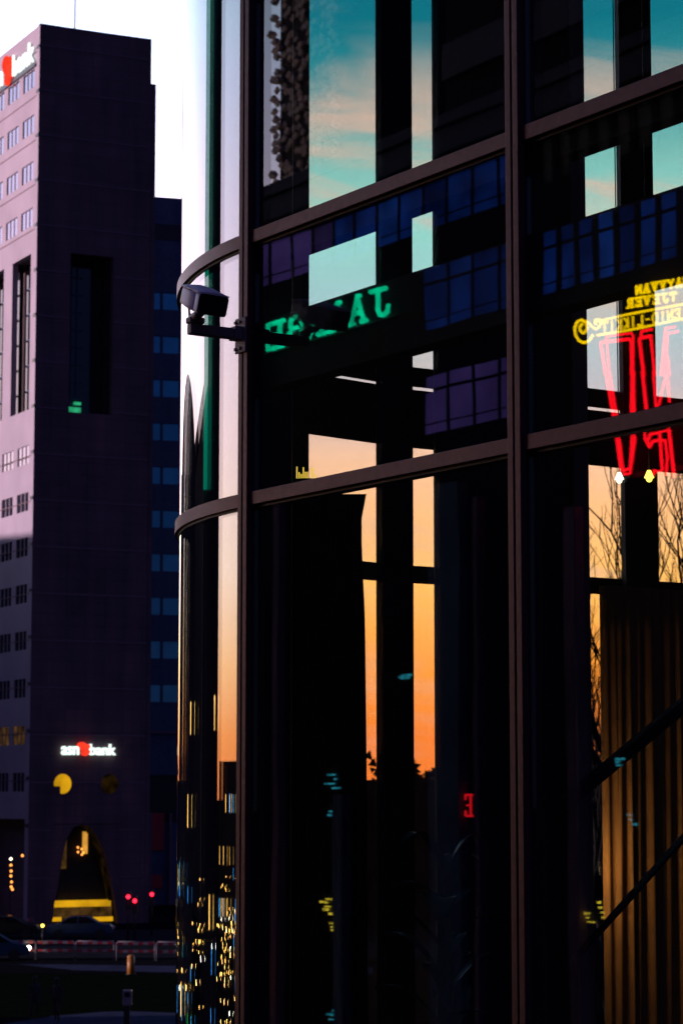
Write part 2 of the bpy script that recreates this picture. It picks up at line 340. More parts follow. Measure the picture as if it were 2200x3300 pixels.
# rails: straight
PR = .030
for b in range(4):
    s1 = -b * BAY - .046; s0 = -(b + 1) * BAY + .046
    for ht in (HA, HB, HT, HF + .15):
        m = MB(); m.box(s0, s1, -.07, PR, ht - RT, ht, ff); m.build('rail', M['frame'], gb, .003)
        m = MB(); m.box(s0, s1, -.06, .006, ht - RT - .014, ht - RT - .001, ff); m.build('gasket', M['gasket'], gb)
def sweep(pts, prof, closed_ends=True):      # pts: (point, outward normal), prof: (n,h) rectangle points
    m = MB(); k = len(prof); vs = []
    for p, n in pts:
        for (q, h) in prof: vs.append((p.x + n.x * q, p.y + n.y * q, h))
    fs = [(i * k + j, i * k + (j + 1) % k, (i + 1) * k + (j + 1) % k, (i + 1) * k + j) for i in range(len(pts) - 1) for j in range(k)]
    for j in range(k):               # split strips so corners stay crisp but the bend is smooth
        vv = []; ff_ = []
        for i, (p, n) in enumerate(pts):
            for (q, h) in (prof[j], prof[(j + 1) % k]): vv.append((p.x + n.x * q, p.y + n.y * q, h))
        ff_ = [(2 * i, 2 * i + 1, 2 * i + 3, 2 * i + 2) for i in range(len(pts) - 1)]
        m.add(vv, ff_, True)
    e0 = [vs[j] for j in range(k)]; e1 = [vs[-k + j] for j in range(k)]
    m.add(e0, [tuple(range(k))]); m.add(e1, [tuple(range(k - 1, -1, -1))])
    return m
arcp = []
for i in range(61):
    t = .018 + (ARC_END - .018) * i / 60; p = arc(t); arcp.append((p, (p - CC).normalized()))
for ht in (HA, HB, HT, HF + .15):
    sweep(arcp, [(-.06, ht - RT), (.023, ht - RT), (.023, ht), (-.06, ht)]).build('rail', M['frame'], gb)
    sweep(arcp, [(-.05, ht - RT - .014), (.006, ht - RT - .014), (.006, ht - RT - .001), (-.05, ht - RT - .001)]).build('gasket', M['gasket'], gb)
    for i in range(len(far) - 1):
        a = Vector((*far[i], 0)); b_ = Vector((*far[i + 1], 0)); d_ = (b_ - a).normalized(); fr = frame(a, d_, (-d_.y, d_.x))
        m = MB(); m.box(0, (b_ - a).length, -.14, .02, ht - .10, ht, fr); m.build('rail', M['dark'], gb)
# far-side ring beam and high rail
fi = [(Vector((*p, 0)), Vector((-.75, .66, 0))) for p in far]
rb = [(arc(R_(52)), (arc(R_(52)) - CC).normalized()), (arc(R_(61)), (arc(R_(61)) - CC).normalized())] + [(Vector((x, y, 0)), Vector((-.62, .78, 0))) for x, y in far]
sweep(rb, [(-.13, CZ + 2.30), (-.03, CZ + 2.30), (-.03, CZ + 2.675), (-.13, CZ + 2.675)]).build('ring_beam', M['dark'], gb)
# mullions: double nosed cap with a groove, then the return to the glass
for b in range(5):
    s = -b * BAY
    m = MB(); m.box(s - .034, s + .034, -.09, .016, HF, CZ + 8.2, ff); m.build('mullion', M['gasket'], gb)
    c_ = MB(); c_.box(s - .046, s - .006, .017, .046, HF, CZ + 8.2, ff); c_.build('mullion_cap', M['frame'], gb, .003)
    c_ = MB(); c_.box(s + .006, s + .046, .017, .046, HF, CZ + 8.2, ff); c_.build('mullion_cap', M['frame'], gb, .003)
for x_, y_ in far[1:-1]:
    q_ = MB(); q_.box(x_ - .035, x_ + .035, y_ - .1, y_ + .03, HF, CZ + 8.2); q_.build('mullion', M['dark'], gb)
for t in (R_(38.3), ARC_END):
    p = arc(t); o_ = (p - CC).normalized(); fr = frame(p, (-o_.y, o_.x), o_)
    m = MB(); m.box(-.035, .035, -.12, .012, HF, CZ + 8.2, fr); m.build('mullion', M['gasket'], gb)
# header strips and spandrel panels just behind the glass
for b in range(4):
    s1 = -b * BAY - .04; s0 = -(b + 1) * BAY + .04
    m = MB(); m.box(s0, s1, -.13, -.035, HA - .166, HA - RT, ff); m.build('header', M['dark'], gb)
    m = MB(); m.box(s0, s1, -.15, -.035, HA - .81, HA - .458, ff); m.build('spandrel_panel', M['dark'], gb)
# interior columns and core walls, placed where the photograph shows them, plus one added to block sky behind the curved glass
def col_px(x0, x1, Yd, depth, m, name='column', h0=HF, h1=CZ + 8.1):
    a = at_y(x0, 1650, Yd); b_ = at_y(x1, 1650, Yd); q = MB()
    q.box(a.x, b_.x, Yd, Yd + depth, h0, h1); return q.build(name, m, gb)
col_px(818, 939, 13.1, .22, M['dark']); col_px(612, 768, 13.6, .25, M['dark']); col_px(1213, 1331, 14.3, .25, M['dark'])
col_px(1403, 1846, 13.9, .30, M['dark'], 'core_wall'); col_px(1850, 1897, 13.8, .20, M['column']); col_px(2013, 2119, 16.62, .25, M['dark'])
col_px(2420, 2560, 15.2, .3, M['dark'])
# floor, roof and base
foot = [ff(-4 * BAY, -.1, 0)] + [ff(0, -.1, 0)] + [arc(ARC_END * i / 16, RAD - .13) for i in range(1, 17)] + [Vector((x + .12, y - .12, 0)) for x, y in far[1:]] + [Vector((12, 15, 0)), Vector((14, 8, 0))]
def slab(name, pts, z0, z1, m, parent):
    k = len(pts); q = MB(); q.add([(p.x, p.y, z0) for p in pts] + [(p.x, p.y, z1) for p in pts], [tuple(range(k)), tuple(range(2 * k - 1, k - 1, -1))] + [(i, i + k, (i + 1) % k + k, (i + 1) % k) for i in range(k)])
    return q.build(name, m, parent)
slab('floor', foot, HF - .3, HF, M['dark'], gb); slab('roof', foot, CZ + 8.0, CZ + 8.5, M['frame'], gb); slab('base', foot, .02, HF - .302, M['office'], gb)
q = MB(); q.box(6.1, 6.3, 9, 18, HF, CZ + 8); q.build('core_wall', M['dark'], gb)
recenter(gb, (P1.x, P1.y, 0))

# ---- furnishing seen through the glass
def fold_sheet(name, m, ptsfn, nx, ny, thick, label, cat, smooth=True):
    vs = []; fs = []
    for k in range(2):
        for j in range(ny + 1):
            for i in range(nx + 1): vs.append(ptsfn(i / nx, j / ny, k * thick))
    W = nx + 1; H = (nx + 1) * (ny + 1)
    for k in range(2):
        for j in range(ny):
            for i in range(nx):
                a = k * H + j * W + i; f = (a, a + 1, a + W + 1, a + W); fs.append(f if k == 0 else f[::-1])
    for i in range(nx):
        fs.append((i, i + H, i + 1 + H, i + 1)); a = ny * W + i; fs.append((a, a + 1, a + 1 + H, a + H))
    for j in range(ny):
        a = j * W; fs.append((a, a + W, a + W + H, a + H)); a = j * W + nx; fs.append((a, a + H, a + W + H, a + W))
    q = MB(); q.add(vs, fs, smooth); return tag(q.build(name, m), label, cat)
def drape_pt(u, v, k):
    pts = [(1600, 1182), (1680, 1163), (1800, 1167), (2000, 1176), (2450, 1181), (3500, 1186)]
    y = 1592 + (3480 - 1592) * v; xr = 1180
    for i in range(len(pts) - 1):
        if pts[i][0] <= y <= pts[i + 1][0]: xr = pts[i][1] + (pts[i + 1][1] - pts[i][1]) * (y - pts[i][0]) / (pts[i + 1][0] - pts[i][0])
    x = 905 + (xr - 905) * u
    return at_y(x, y, 14.75 + .03 * math.sin(u * 60) * (1 - .3 * v) + k)
fold_sheet('curtain', M['drape'], drape_pt, 90, 24, .02, 'black curtain tied at its upper edge, hanging behind the lower glass of the left bay', 'curtain')
# pleated amber curtain along the far glass
cpa = Vector((1.65, 15.55, 0)); cpb = Vector((3.5, 16.75, 0)); cdir = (cpb - cpa).normalized(); cn = Vector((cdir.y, -cdir.x, 0)); cl_ = (cpb - cpa).length
c0 = (hit(1936, 2400, cpa, cn) - Vector((cpa.x, cpa.y, 0))).dot(cdir)
rp = random.Random(4); ph = []; s_ = 0
while s_ < cl_ + .3: ph.append(s_); s_ += rp.uniform(.04, .10)
def pleat_pt(u, v, k):
    s = c0 + u * (cl_ - c0); i = max(0, sum(1 for q in ph if q <= s - c0) - 1)
    a = ph[i]; b_ = ph[min(i + 1, len(ph) - 1)]; t = (s - c0 - a) / max(b_ - a, 1e-3)
    dz = abs(math.sin(math.pi * t)) ** .6 * (.035 + .04 * ((i * 37 % 7) / 7))
    p = cpa + cdir * s + cn * (dz + k * (.5)); top = CZ + 1.335; return Vector((p.x, p.y, top + (HF + .05 - top) * v)) + cdir * (.05 * v * math.sin(i * 2.1))
fold_sheet('curtain', M['pleat'], pleat_pt, 420, 10, .01, 'tall pleated amber curtain lit warm inside the right bay', 'curtain')
# stair rails crossing the curtain
st = thing('staircase', 'black sloping staircase handrail and stringer crossing in front of the amber curtain', 'staircase')
def bar_px(a, b_, Yd, r, name):
    q = MB(); A_ = at_y(*a, Yd); B_ = at_y(*b_, Yd + .6); d_ = (B_ - A_).normalized(); up = Vector((0, 0, 1)); u2 = (up - d_ * up.dot(d_)).normalized(); sd_ = d_.cross(u2)
    q.hexa([A_ - u2 * r - sd_ * .03, A_ - u2 * r + sd_ * .03, A_ + u2 * r + sd_ * .03, A_ + u2 * r - sd_ * .03, B_ - u2 * r - sd_ * .03, B_ - u2 * r + sd_ * .03, B_ + u2 * r + sd_ * .03, B_ + u2 * r - sd_ * .03])
    return q.build(name, M['dark'], st, .005)
bar_px((1815, 2592), (2330, 2165), 13.5, .036, 'stringer'); bar_px((1800, 3145), (2330, 2555), 13.5, .010, 'handrail')
recenter(st, (2.0, 14.0, HF))
# plant
def leaf(mb, base, tip, width, sag):
    base = Vector(base); tip = Vector(tip); n = 8; L_ = []; d_ = tip - base
    side = d_.cross(Vector((0, 0, 1)))
    side = side.normalized() if side.length > 1e-4 else Vector((1, 0, 0)); vs = []
    for i in range(n + 1):
        t = i / n; c = base + d_ * t + Vector((0, 0, -sag * t * t + sag * .9 * math.sin(math.pi * t) * .6)); w_ = width * math.sin(math.pi * min(1, t * .93 + .05)) ** .7
        vs += [c - side * w_, c + Vector((0, 0, -.012)), c + side * w_]
    fs = []
    for i in range(n): a = 3 * i; fs += [(a, a + 1, a + 4, a + 3), (a + 1, a + 2, a + 5, a + 4)]
    k = len(vs); vs2 = [v - Vector((0, 0, .004)) for v in vs]
    mb.add(vs + vs2, fs + [tuple(j + k for j in f[::-1]) for f in fs], True)
pl = thing('potted_plant', 'dark broad leaved plant in a tub behind the lower glass of the left bay', 'plant')
pb = at_y(1440, 3300, 11.9); pz = HF
q = MB(); q.cyl((pb.x, pb.y, pz), (pb.x, pb.y, pz + .42), .17, .22, 20); q.build('tub', M['metal'], pl)
q = MB(); q.tube([(pb.x, pb.y, pz + .4), (pb.x + .02, pb.y, pz + .9), (pb.x - .02, pb.y, pz + 1.5)], .014); q.tube([(pb.x, pb.y, pz + .4), (pb.x + .12, pb.y, pz + .8), (pb.x + .16, pb.y, pz + 1.25)], .012); q.build('stem', M['bark'], pl)
rl = random.Random(11)
for i in range(22):
    z_ = pz + .5 + 1.05 * i / 22; a = i * 2.4; r_ = rl.uniform(.18, .36); b0 = (pb.x + .03 * math.cos(a), pb.y + .03 * math.sin(a), z_)
    q = MB(); leaf(q, b0, (pb.x + r_ * math.cos(a), pb.y + r_ * math.sin(a), z_ + rl.uniform(.05, .3)), rl.uniform(.03, .055), rl.uniform(.02, .15)); q.build('leaf', M['leaf'], pl)
recenter(pl, (pb.x, pb.y, pz))
# lamps
def pendant(px, py, Yd, mt, label, r=.05):
    p = at_y(px, py, Yd); o = thing('pendant_lamp', label, 'lamp', 'small lit pendant lamps in the right bay')
    q = MB(); q.cyl(p, p + Vector((0, 0, r * 1.5)), r, r * .35, 14); q.build('shade', mt, o)
    q = MB(); q.ball(p - Vector((0, 0, r * .25)), r * .62, 12, 8); q.build('bulb', mt, o)
    q = MB(); q.cyl(p + Vector((0, 0, r * 1.5)), (p.x, p.y, CZ + 8), .004, .004, 6); q.build('cable', M['metal'], o)
    return recenter(o, tuple(p))
pendant(1994, 1545, 14.2, M['e_lampw'], 'small white lit pendant lamp shining against the peach sky in the right bay', .028)
pendant(2090, 1540, 14.2, M['e_lamp'], 'small yellow lit pendant lamp against the dark column in the right bay', .030)
ch = thing('chandelier', 'cluster of yellow lit candle tubes low in the left bay beside the dark column', 'lamp')
cb = at_y(985, 1535, 13.6)
for i in range(9):
    a = i * .7; q = MB(); p = Vector((cb.x - .05 + .012 * i + (.01 if i > 5 else 0), cb.y + .05 * math.sin(a), cb.z - .02 + .008 * math.sin(i * 3)))
    q.cyl(p, p + Vector((0, 0, .055 + .02 * math.cos(i * 2))), .0035, .0035, 8); q.build('candle_tube', M['e_candle'], ch)
q = MB(); q.cyl((cb.x, cb.y, cb.z - .03), (cb.x, cb.y, cb.z - .022), .09, .09, 20); q.cyl((cb.x - .1, cb.y, cb.z - .02), (cb.x - .1, cb.y, CZ + 8), .004, .004, 6); q.build('tray', M['metal'], ch)
recenter(ch, tuple(cb))
fl = thing('curtain_fill_lamp', 'unseen warm lamp added behind the dark core wall to light the amber curtain', 'lamp')  # hidden lamp added to warm the lower part of the curtain
lp = at_y(1790, 3000, 15.2); q = MB(); q.cyl((lp.x, lp.y, HF), (lp.x, lp.y, HF + .03), .14, .14, 20); q.cyl((lp.x, lp.y, HF + .03), (lp.x, lp.y, CZ - .55), .012, .012, 8); q.build('stand', M['metal'], fl)
q = MB(); q.ball((lp.x, lp.y, CZ - .45), .10, 16, 10); q.build('globe', M['e_warm'], fl)
ld = bpy.data.lights.new('curtain_fill_light', 'POINT'); ld.energy = 11; ld.color = (1, .62, .25); ld.shadow_soft_size = .1; lo = bpy.data.objects.new('curtain_fill_light', ld); C.objects.link(lo); lo.location = (lp.x + .13, lp.y - .0, CZ - .45); lo.parent = fl
recenter(fl, (lp.x, lp.y, HF)); lo.location = (.16, 0, CZ - .45 - HF)

# ================================================================== CCTV camera on the left mullion
cc = thing('security_camera', 'grey boxy security camera on a bracket arm fixed to the left mullion', 'camera')
HC = CZ + 2.30
q = MB(); q.box(-.044, .062, .047, .057, HC - .095, HC + .085, ff)
mp_ = q.build('mounting_plate', M['camarm'], cc, .004)
for sx in (.005, .045):
    for hz in (-.072, .064):
        q = MB(); p = ff(sx + .006, .057, HC + hz); q.cyl(p, p + NO * .008, .0085, .0085, 10); q.build('bolt', M['bolt'], cc)
q = MB(); q.box(-.02, .05, .0575, .10, HC - .032, HC + .036, ff); q.build('arm_socket', M['camarm'], cc, .004)
q = MB(); q.box(-.008, .040, .10, .345, HC - .028, HC + .026, ff); arm = q.build('bracket_arm', M['camarm'], cc, .006)
q = MB(); q.box(-.012, .044, .268, .352, HC + .0265, HC + .060, ff); q.build('arm_knuckle', M['camarm'], cc, .008)
yaw, pit, rol = R_(23), R_(18.5), R_(4)
Fv = Vector((math.sin(yaw) * math.cos(pit), -math.cos(yaw) * math.cos(pit), -math.sin(pit)))
Rv = Fv.cross(Vector((0, 0, 1))).normalized(); Uv = Rv.cross(Fv)      # Rv points to the housing's right when looking along Fv
Rv, Uv = Rv * math.cos(rol) + Uv * math.sin(rol), Uv * math.cos(rol) - Rv * math.sin(rol)
fc = at_y(686, 984, 11.62)
def hp(x, y, z): return fc + Rv * x + Fv * y + Uv * z
def rrect(w_, h_, r, n=4):
    o = []
    for cx, cy, a0 in ((w_ - r, h_ - r, 0), (-w_ + r, h_ - r, 90), (-w_ + r, -h_ + r, 180), (w_ - r, -h_ + r, 270)):
        for i in range(n + 1): a = R_(a0 + 90 * i / n); o.append((cx + r * math.cos(a), cy + r * math.sin(a)))
    return o
def loft(mb, secs, cap=True):
    k = len(secs[0]); base = len(mb.v)
    for s in secs: mb.v += [tuple(p) for p in s]
    for i in range(len(secs) - 1):
        for j in range(k): mb.f.append((base + i * k + j, base + i * k + (j + 1) % k, base + (i + 1) * k + (j + 1) % k, base + (i + 1) * k + j)); mb.sm.append(True)
    if cap:
        mb.f.append(tuple(base + j for j in range(k - 1, -1, -1))); mb.f.append(tuple(base + (len(secs) - 1) * k + j for j in range(k))); mb.sm += [False, False]
HW, HH, HL = .077, .051, .30
q = MB(); sec = []
for y_, sc in ((-HL, .80), (-HL + .012, .90), (-HL * .6, .97), (-.055, 1.0), (-.0545, .985), (-.052, 1.0), (-.006, 1.01), (0, 1.0)):
    sec.append([hp(x * sc, y_, z * sc + (.004 if y_ < -.2 else 0)) for x, z in rrect(HW, HH, .018, 6)])
loft(q, sec); q.build('housing', M['camgrey'], cc)
q = MB(); loft(q, [[hp(x, y_, z) for x, z in rrect(HW * .985, HH * .975, .016, 6)] for y_ in (.0005, .004)]); q.build('front_window', M['camblack'], cc)
q = MB(); sec = []
for y_, lift in ((-HL * .97, .002), (-HL * .75, .012), (-HL * .45, .014), (-HL * .15, .008), (.0, .0)):
    top = [hp(HW * .99 * x, y_, HH + .003 + lift * (1 - x * x) + .006 * (1 - x * x)) for x in (-1, -.5, 0, .5, 1)]
    bot = [hp(HW * .99 * x, y_, HH - .004) for x in (1, .5, 0, -.5, -1)]
    sec.append(top + bot)
loft(q, sec); q.build('sunshield', M['camgrey'], cc)
q = MB(); q.cyl(hp(0, -HL - .03, .0), hp(0, -HL + .01, .0), .018, .022, 12); q.cyl(hp(-.04, -HL - .012, -.02), hp(-.04, -HL + .01, -.02), .012, .012, 10); q.build('cable_gland', M['camblack'], cc)
k0 = ff(.016, .32, HC + .055); k1 = hp(0, -.13, -HH + .003)
q = MB(); q.cyl(k0, k1, .026, .020, 14); q.build('swivel_joint', M['camarm'], cc)
q = MB(); pc = [hp(0, -HL - .03, 0), hp(0, -HL - .06, -.03), ff(.016, .34, HC + .03)]; q.tube(pc, .006, 8); q.build('cable', M['camblack'], cc)
recenter(cc, tuple(ff(0, .05, HC)))

# ================================================================== across the street (seen mirrored in the glass)
PD = P1.dot(NI)
QA = 2 * PD - 44.0
def across(P_off=0.0): return frame(NI * (QA + P_off), D, NI)      # s = u along the street, n towards us
fa = across()
def vp(x, y, p=44.0):
    r = ray(x, y); t = p / r.dot(NI); return t * r.dot(D), CZ + t * r.z
ob = thing('office_block', 'long dark office block with bands of blue windows, mirrored in the flat bays', 'building')
holes = []; wins = []
def row(u0, u1, mod, h0, h1, mt, gap=.16):
    n = int((u1 - u0) / mod)
    for i in range(n): a = u0 + i * mod; wins.append((a + gap / 2, a + mod - gap / 2, CZ + h0, CZ + h1, mt(i) if callable(mt) else mt)); holes.append(wins[-1][:4])
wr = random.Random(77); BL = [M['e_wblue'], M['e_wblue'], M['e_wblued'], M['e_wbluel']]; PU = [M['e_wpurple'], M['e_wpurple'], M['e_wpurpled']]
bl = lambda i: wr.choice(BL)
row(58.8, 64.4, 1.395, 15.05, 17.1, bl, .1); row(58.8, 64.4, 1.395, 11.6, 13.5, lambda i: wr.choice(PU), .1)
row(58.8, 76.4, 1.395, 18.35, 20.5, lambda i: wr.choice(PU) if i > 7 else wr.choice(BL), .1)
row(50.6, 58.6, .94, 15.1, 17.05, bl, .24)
row(46, 58.6, .94, 18.6, 20.2, M['office'], .3)
q = MB(); wall(q, fa, 0, 77, 0, CZ + 21.6, holes, -.5, 0); q.build('wall', M['office'], ob)
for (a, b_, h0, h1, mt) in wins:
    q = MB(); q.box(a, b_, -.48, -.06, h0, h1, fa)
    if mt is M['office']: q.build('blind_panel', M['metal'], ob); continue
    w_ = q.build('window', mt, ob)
    th = h0 + (h1 - h0) * .74
    for t0_, t1_ in ((th - .05, th + .05), (h0 + .30, h0 + .34)): q = MB(); q.box(a, b_, -.058, -.03, t0_, t1_, fa); q.build('window_bar', M['office'], w_)
q = MB(); q.box(0, 77, -20, -.502, 0, CZ + 21.5, fa); q.build('body', M['office'], ob)
q = MB(); q.box(0, 77.1, -.6, .18, CZ + 21.6, CZ + 22.0, fa); q.build('parapet', M['blueclad'], ob)
q = MB(); q.box(0, 77.0, .002, .03, CZ + 20.75, CZ + 21.55, fa); q.build('fascia', M['blueclad'], ob)
q = MB(); q.box(30, 74.5, -18, -8, CZ + 22.0, CZ + 62, fa)
q.build('upper_storeys', M['office'], ob)
for i in range(11):
    q = MB(); q.box(30, 74.5, -7.99, -7.8, CZ + 24 + i * 3.3, CZ + 25.4 + i * 3.3, fa); q.build('floor_band', M['blueclad'], ob)
for x0, x1, ytop, mt in ((1403, 1500, 1570, 'pil_blue'), (905, 922, 1600, 'pil_rose'), (1548, 1562, 1600, 'pil_rose'), (1712, 1722, 1640, 'pil_olive'), (1738, 1746, 1700, 'pil_olive'), (1100, 1128, 2560, 'pil_blue'), (1845, 1880, 1640, 'pil_rose'), (830, 850, 1900, 'pil_olive')):
    u0, h1 = vp(x0, ytop); u1, _h = vp(x1, ytop); q = MB(); q.box(min(u0, u1), max(u0, u1), .002, .35, 0, h1, fa); q.build('pilaster', M[mt], ob)
recenter(ob, tuple(fa(38, -10, 0)))
# patterned tower behind it
pt = thing('patterned_tower', 'tall tower clad in pale bulging panels, mirrored beside the left mullion', 'building')
fb = frame(NI * (2 * PD - 60.0), D, NI)
q = MB(); q.box(94.8, 100.2, -10, 0, 0, CZ + 70, fb); q.build('wall', M['block'], pt)
q = MB(); rq = random.Random(3)
for j in range(95):
    for i in range(12):
        u0 = 94.6 + i * .5 + (.25 if j % 2 else 0) + rq.uniform(-.12, .12); h0 = CZ + 17 + j * .40 + rq.uniform(-.08, .08)
        if rq.random() < .3: continue
        q.prism([(u0, h0 + .18), (u0 + .3, h0), (u0 + .52, h0 + .2), (u0 + .26, h0 + .42)], 0, rq.uniform(.05, .3), fb)
q.build('bulging_panels', M['panel'], pt)
recenter(pt, tuple(fb(94, -7, 0)))

# stroke letters -------------------------------------------------
ST = {
 'J': [[(.2, 1), (.95, 1)], [(.6, 1), (.6, .25), (.5, .05), (.3, 0), (.1, .08), (.05, .3)]],
 'A': [[(.0, 0), (.28, 0)], [(.72, 0), (1, 0)], [(.14, 0), (.5, 1), (.86, 0)], [(.28, .36), (.72, .36)], [(.35, 1), (.5, 1)]],
 'R': [[(0, 0), (.36, 0)], [(.18, 0), (.18, 1)], [(0, 1), (.6, 1), (.8, .9), (.82, .68), (.7, .52), (.18, .5)], [(.5, .5), (.85, 0), (1, 0)]],
 'B': [[(0, 0), (.6, 0), (.85, .12), (.86, .38), (.65, .52), (.18, .52)], [(.18, 0), (.18, 1)], [(0, 1), (.6, 1), (.8, .88), (.8, .64), (.62, .52)]],
 'E': [[(0, 0), (.85, 0), (.85, .2)], [(.18, 0), (.18, 1)], [(0, 1), (.85, 1), (.85, .8)], [(.18, .5), (.6, .5)]],
 'U': [[(0, 1), (.34, 1)], [(.17, 1), (.17, .25), (.3, .03), (.5, 0), (.7, .03), (.83, .25), (.83, 1)], [(.66, 1), (1, 1)]],
 'S': [[(.85, .78), (.8, .95), (.5, 1), (.2, .92), (.17, .7), (.4, .55), (.7, .45), (.85, .25), (.7, .05), (.4, 0), (.15, .08), (.12, .28)]],
 'V': [[(0, 1), (.3, 1)], [(.7, 1), (1, 1)], [(.14, 1), (.5, 0), (.86, 1)]], 'N': [[(.12, 0), (.12, 1), (.88, 0), (.88, 1)]],
 'M': [[(.08, 0), (.08, 1), (.5, .3), (.92, 1), (.92, 0)]], 'H': [[(.12, 0), (.12, 1)], [(.88, 0), (.88, 1)], [(.12, .5), (.88, .5)]],
 'L': [[(.15, 1), (.15, 0), (.85, 0), (.85, .15)]], 'T': [[(.05, .85), (.05, 1), (.95, 1), (.95, .85)], [(.5, 1), (.5, 0)]], 'I': [[(.5, 0), (.5, 1)]],
 'K': [[(.15, 0), (.15, 1)], [(.85, 1), (.15, .45), (.85, 0)]], 'D': [[(.15, 0), (.15, 1), (.6, 1), (.88, .7), (.88, .3), (.6, 0), (.15, 0)]], 'P': [[(.15, 0), (.15, 1), (.7, 1), (.85, .75), (.7, .5), (.15, .5)]],
 'Y': [[(.05, 1), (.5, .5), (.95, 1)], [(.5, .5), (.5, 0)]], '-': [[(.3, .5), (.7, .5)]], ' ': [], 'F': [[(.15, 0), (.15, 1), (.85, 1)], [(.15, .5), (.6, .5)]],
}
def letters(root, text, fr, u0, pitch, wid, h0, hgt, r, n, m, name='letter', slope=0.0):
    for i, c_ in enumerate(text):
        if not ST[c_]: continue
        q = MB()
        for s in ST[c_]: q.tube([fr(u0 + i * pitch + x * wid, n, h0 + y * hgt) for x, y in s], r, 6)
        q.build(name, m, root)
js = thing('illuminated_sign', 'green lit capital letters on the office block, seen mirrored beside the security camera', 'sign')
q = MB(); q.box(65.6, 79 - 2.0, .02, .10, CZ + 15.78, CZ + 15.84, fa); q.build('sign_rail', M['metal'], js)
letters(js, 'JAARBEUR', fa, 66.1, 1.36, 1.12, CZ + 15.9, .90, .085, .2, M['e_green'])
recenter(js, tuple(fa(70, .1, CZ + 15.8)))
# yellow and red neon sign
ns = thing('neon_sign', 'red and yellow neon restaurant sign on the office block, seen mirrored in the right bay', 'sign')
def neon(pts, r, m, name, n=.35):
    q = MB(); q.tube([fa(*((lambda uh: (uh[0], n, uh[1]))(vp(x, y)))) for x, y in pts], r, 8); return q.build(name, m, ns)
def z2(x, y): return (1850 + x / 4.48, 860 + y / 4.48)
def z3(x, y): return (1850 + x / 4.48, 1200 + y / 4.48)
curl = [(400, 1010), (350, 1080), (270, 1112), (190, 1080), (140, 1000), (128, 900), (160, 820), (230, 788), (300, 830), (320, 900), (295, 960), (250, 975), (210, 940), (205, 890), (240, 850)]
neon([z2(*p) for p in curl], .042, M['e_neonyel'], 'scroll_tube')
neon([z2(*p) for p in [(300, 800), (360, 850), (410, 900), (455, 920), (500, 890), (520, 840), (500, 790), (450, 785), (430, 830), (455, 855)]], .036, M['e_neonyel'], 'scroll_tube')
neon([z2(470, 810), z2(900, 715), z2(1568, 585), z2(2600, 400)], .036, M['e_neonyel'], 'band_tube')
neon([z2(470, 1005), z2(900, 935), z2(1568, 790), z2(2600, 620)], .036, M['e_neonyel'], 'band_tube')
def vtext(chars, x0, y0, dx, slope, hgt, wfac, r, m, name):
    for i, c_ in enumerate(chars):
        for s in ST[c_]:
            q = MB(); P_ = []
            for (a, b_) in s:
                xx = x0 + i * dx + (1 - a) * dx * wfac; P_.append(fa(*((lambda uh: (uh[0], .35, uh[1]))(vp(*z2(xx, y0 - slope * (xx - x0) - b_ * hgt))))))
            q.tube(P_, r, 6); q.build(name, m, ns)
vtext('TIKKIL-DINE', 535, 965, 103, .185, 135, .8, .028, M['e_neonyel'], 'letter')
vtext('REVEJT', 905, 620, 120, .16, 118, .75, .036, M['e_neonyel'], 'letter'); vtext('NAVVYAM', 1030, 428, 112, .19, 118, .75, .036, M['e_neonyel'], 'letter')
RN = M['e_neonred']
def red(pts, f, r=.075): neon([f(*p) for p in pts], r * .64, RN, 'red_tube')
red([(520, 1130), (530, 1105), (930, 1052), (960, 1090), (955, 1568)], z2); red([(520, 1130), (590, 1568)], z2)
red([(590, 1060), (610, 1020), (960, 970), (985, 1000), (975, 1568)], z2, .05); red([(600, 1060), (640, 1568)], z2, .05)
red([(590, 0), (700, 640), (800, 1400), (830, 1425), (935, 1400), (945, 1300), (965, 900), (950, 500), (965, 0)], z3)
red([(640, 0), (740, 600), (840, 1470), (850, 1485), (940, 1470), (1005, 1000), (985, 300), (990, 0)], z3, .05)
red([(1240, 1005), (1080, 1040), (1075, 1080), (1130, 1568)], z2); red([(1250, 915), (1110, 940), (1100, 1000)], z2, .06)
red([(1110, 0), (1165, 560)], z3); red([(1235, 1010), (1290, 1568)], z2, .06)
red([(1270, 0), (1305, 500), (1350, 470), (1400, 250), (1470, 0), (1500, 430)], z3, .06)
red([(1568, 880), (1440, 900), (1380, 1568)], z2, .06); red([(1620, 940), (1470, 970), (1440, 1568)], z2, .06); red([(1500, 1568), (1475, 1300), (1420, 1568)], z2, .06)
red([(1150, 820), (1470, 750), (1490, 800), (1560, 1500)], z3, .08); red([(1150, 820), (1150, 960), (1220, 1090), (1260, 1010), (1360, 990), (1440, 1000)], z3, .07)
red([(1200, 980), (1230, 900), (1360, 880), (1400, 1400), (1370, 1450), (1280, 1430), (1270, 1500)], z3, .07); red([(1440, 1010), (1470, 1240), (1450, 1480)], z3, .06)
red([(1370, 870), (1480, 850)], z3, .05)
q = MB(); ua, ha = vp(2600, 1000); uz, hz = vp(1960, 1530)
q.box(ua, uz, .02, .12, CZ + 9.0, CZ + 9.15, fa); q.box(ua, uz, .02, .12, CZ + 14.0, CZ + 14.1, fa); q.build('sign_frame', M['metal'], ns)
recenter(ns, tuple(fa((ua + uz) / 2, .1, CZ + 9)))
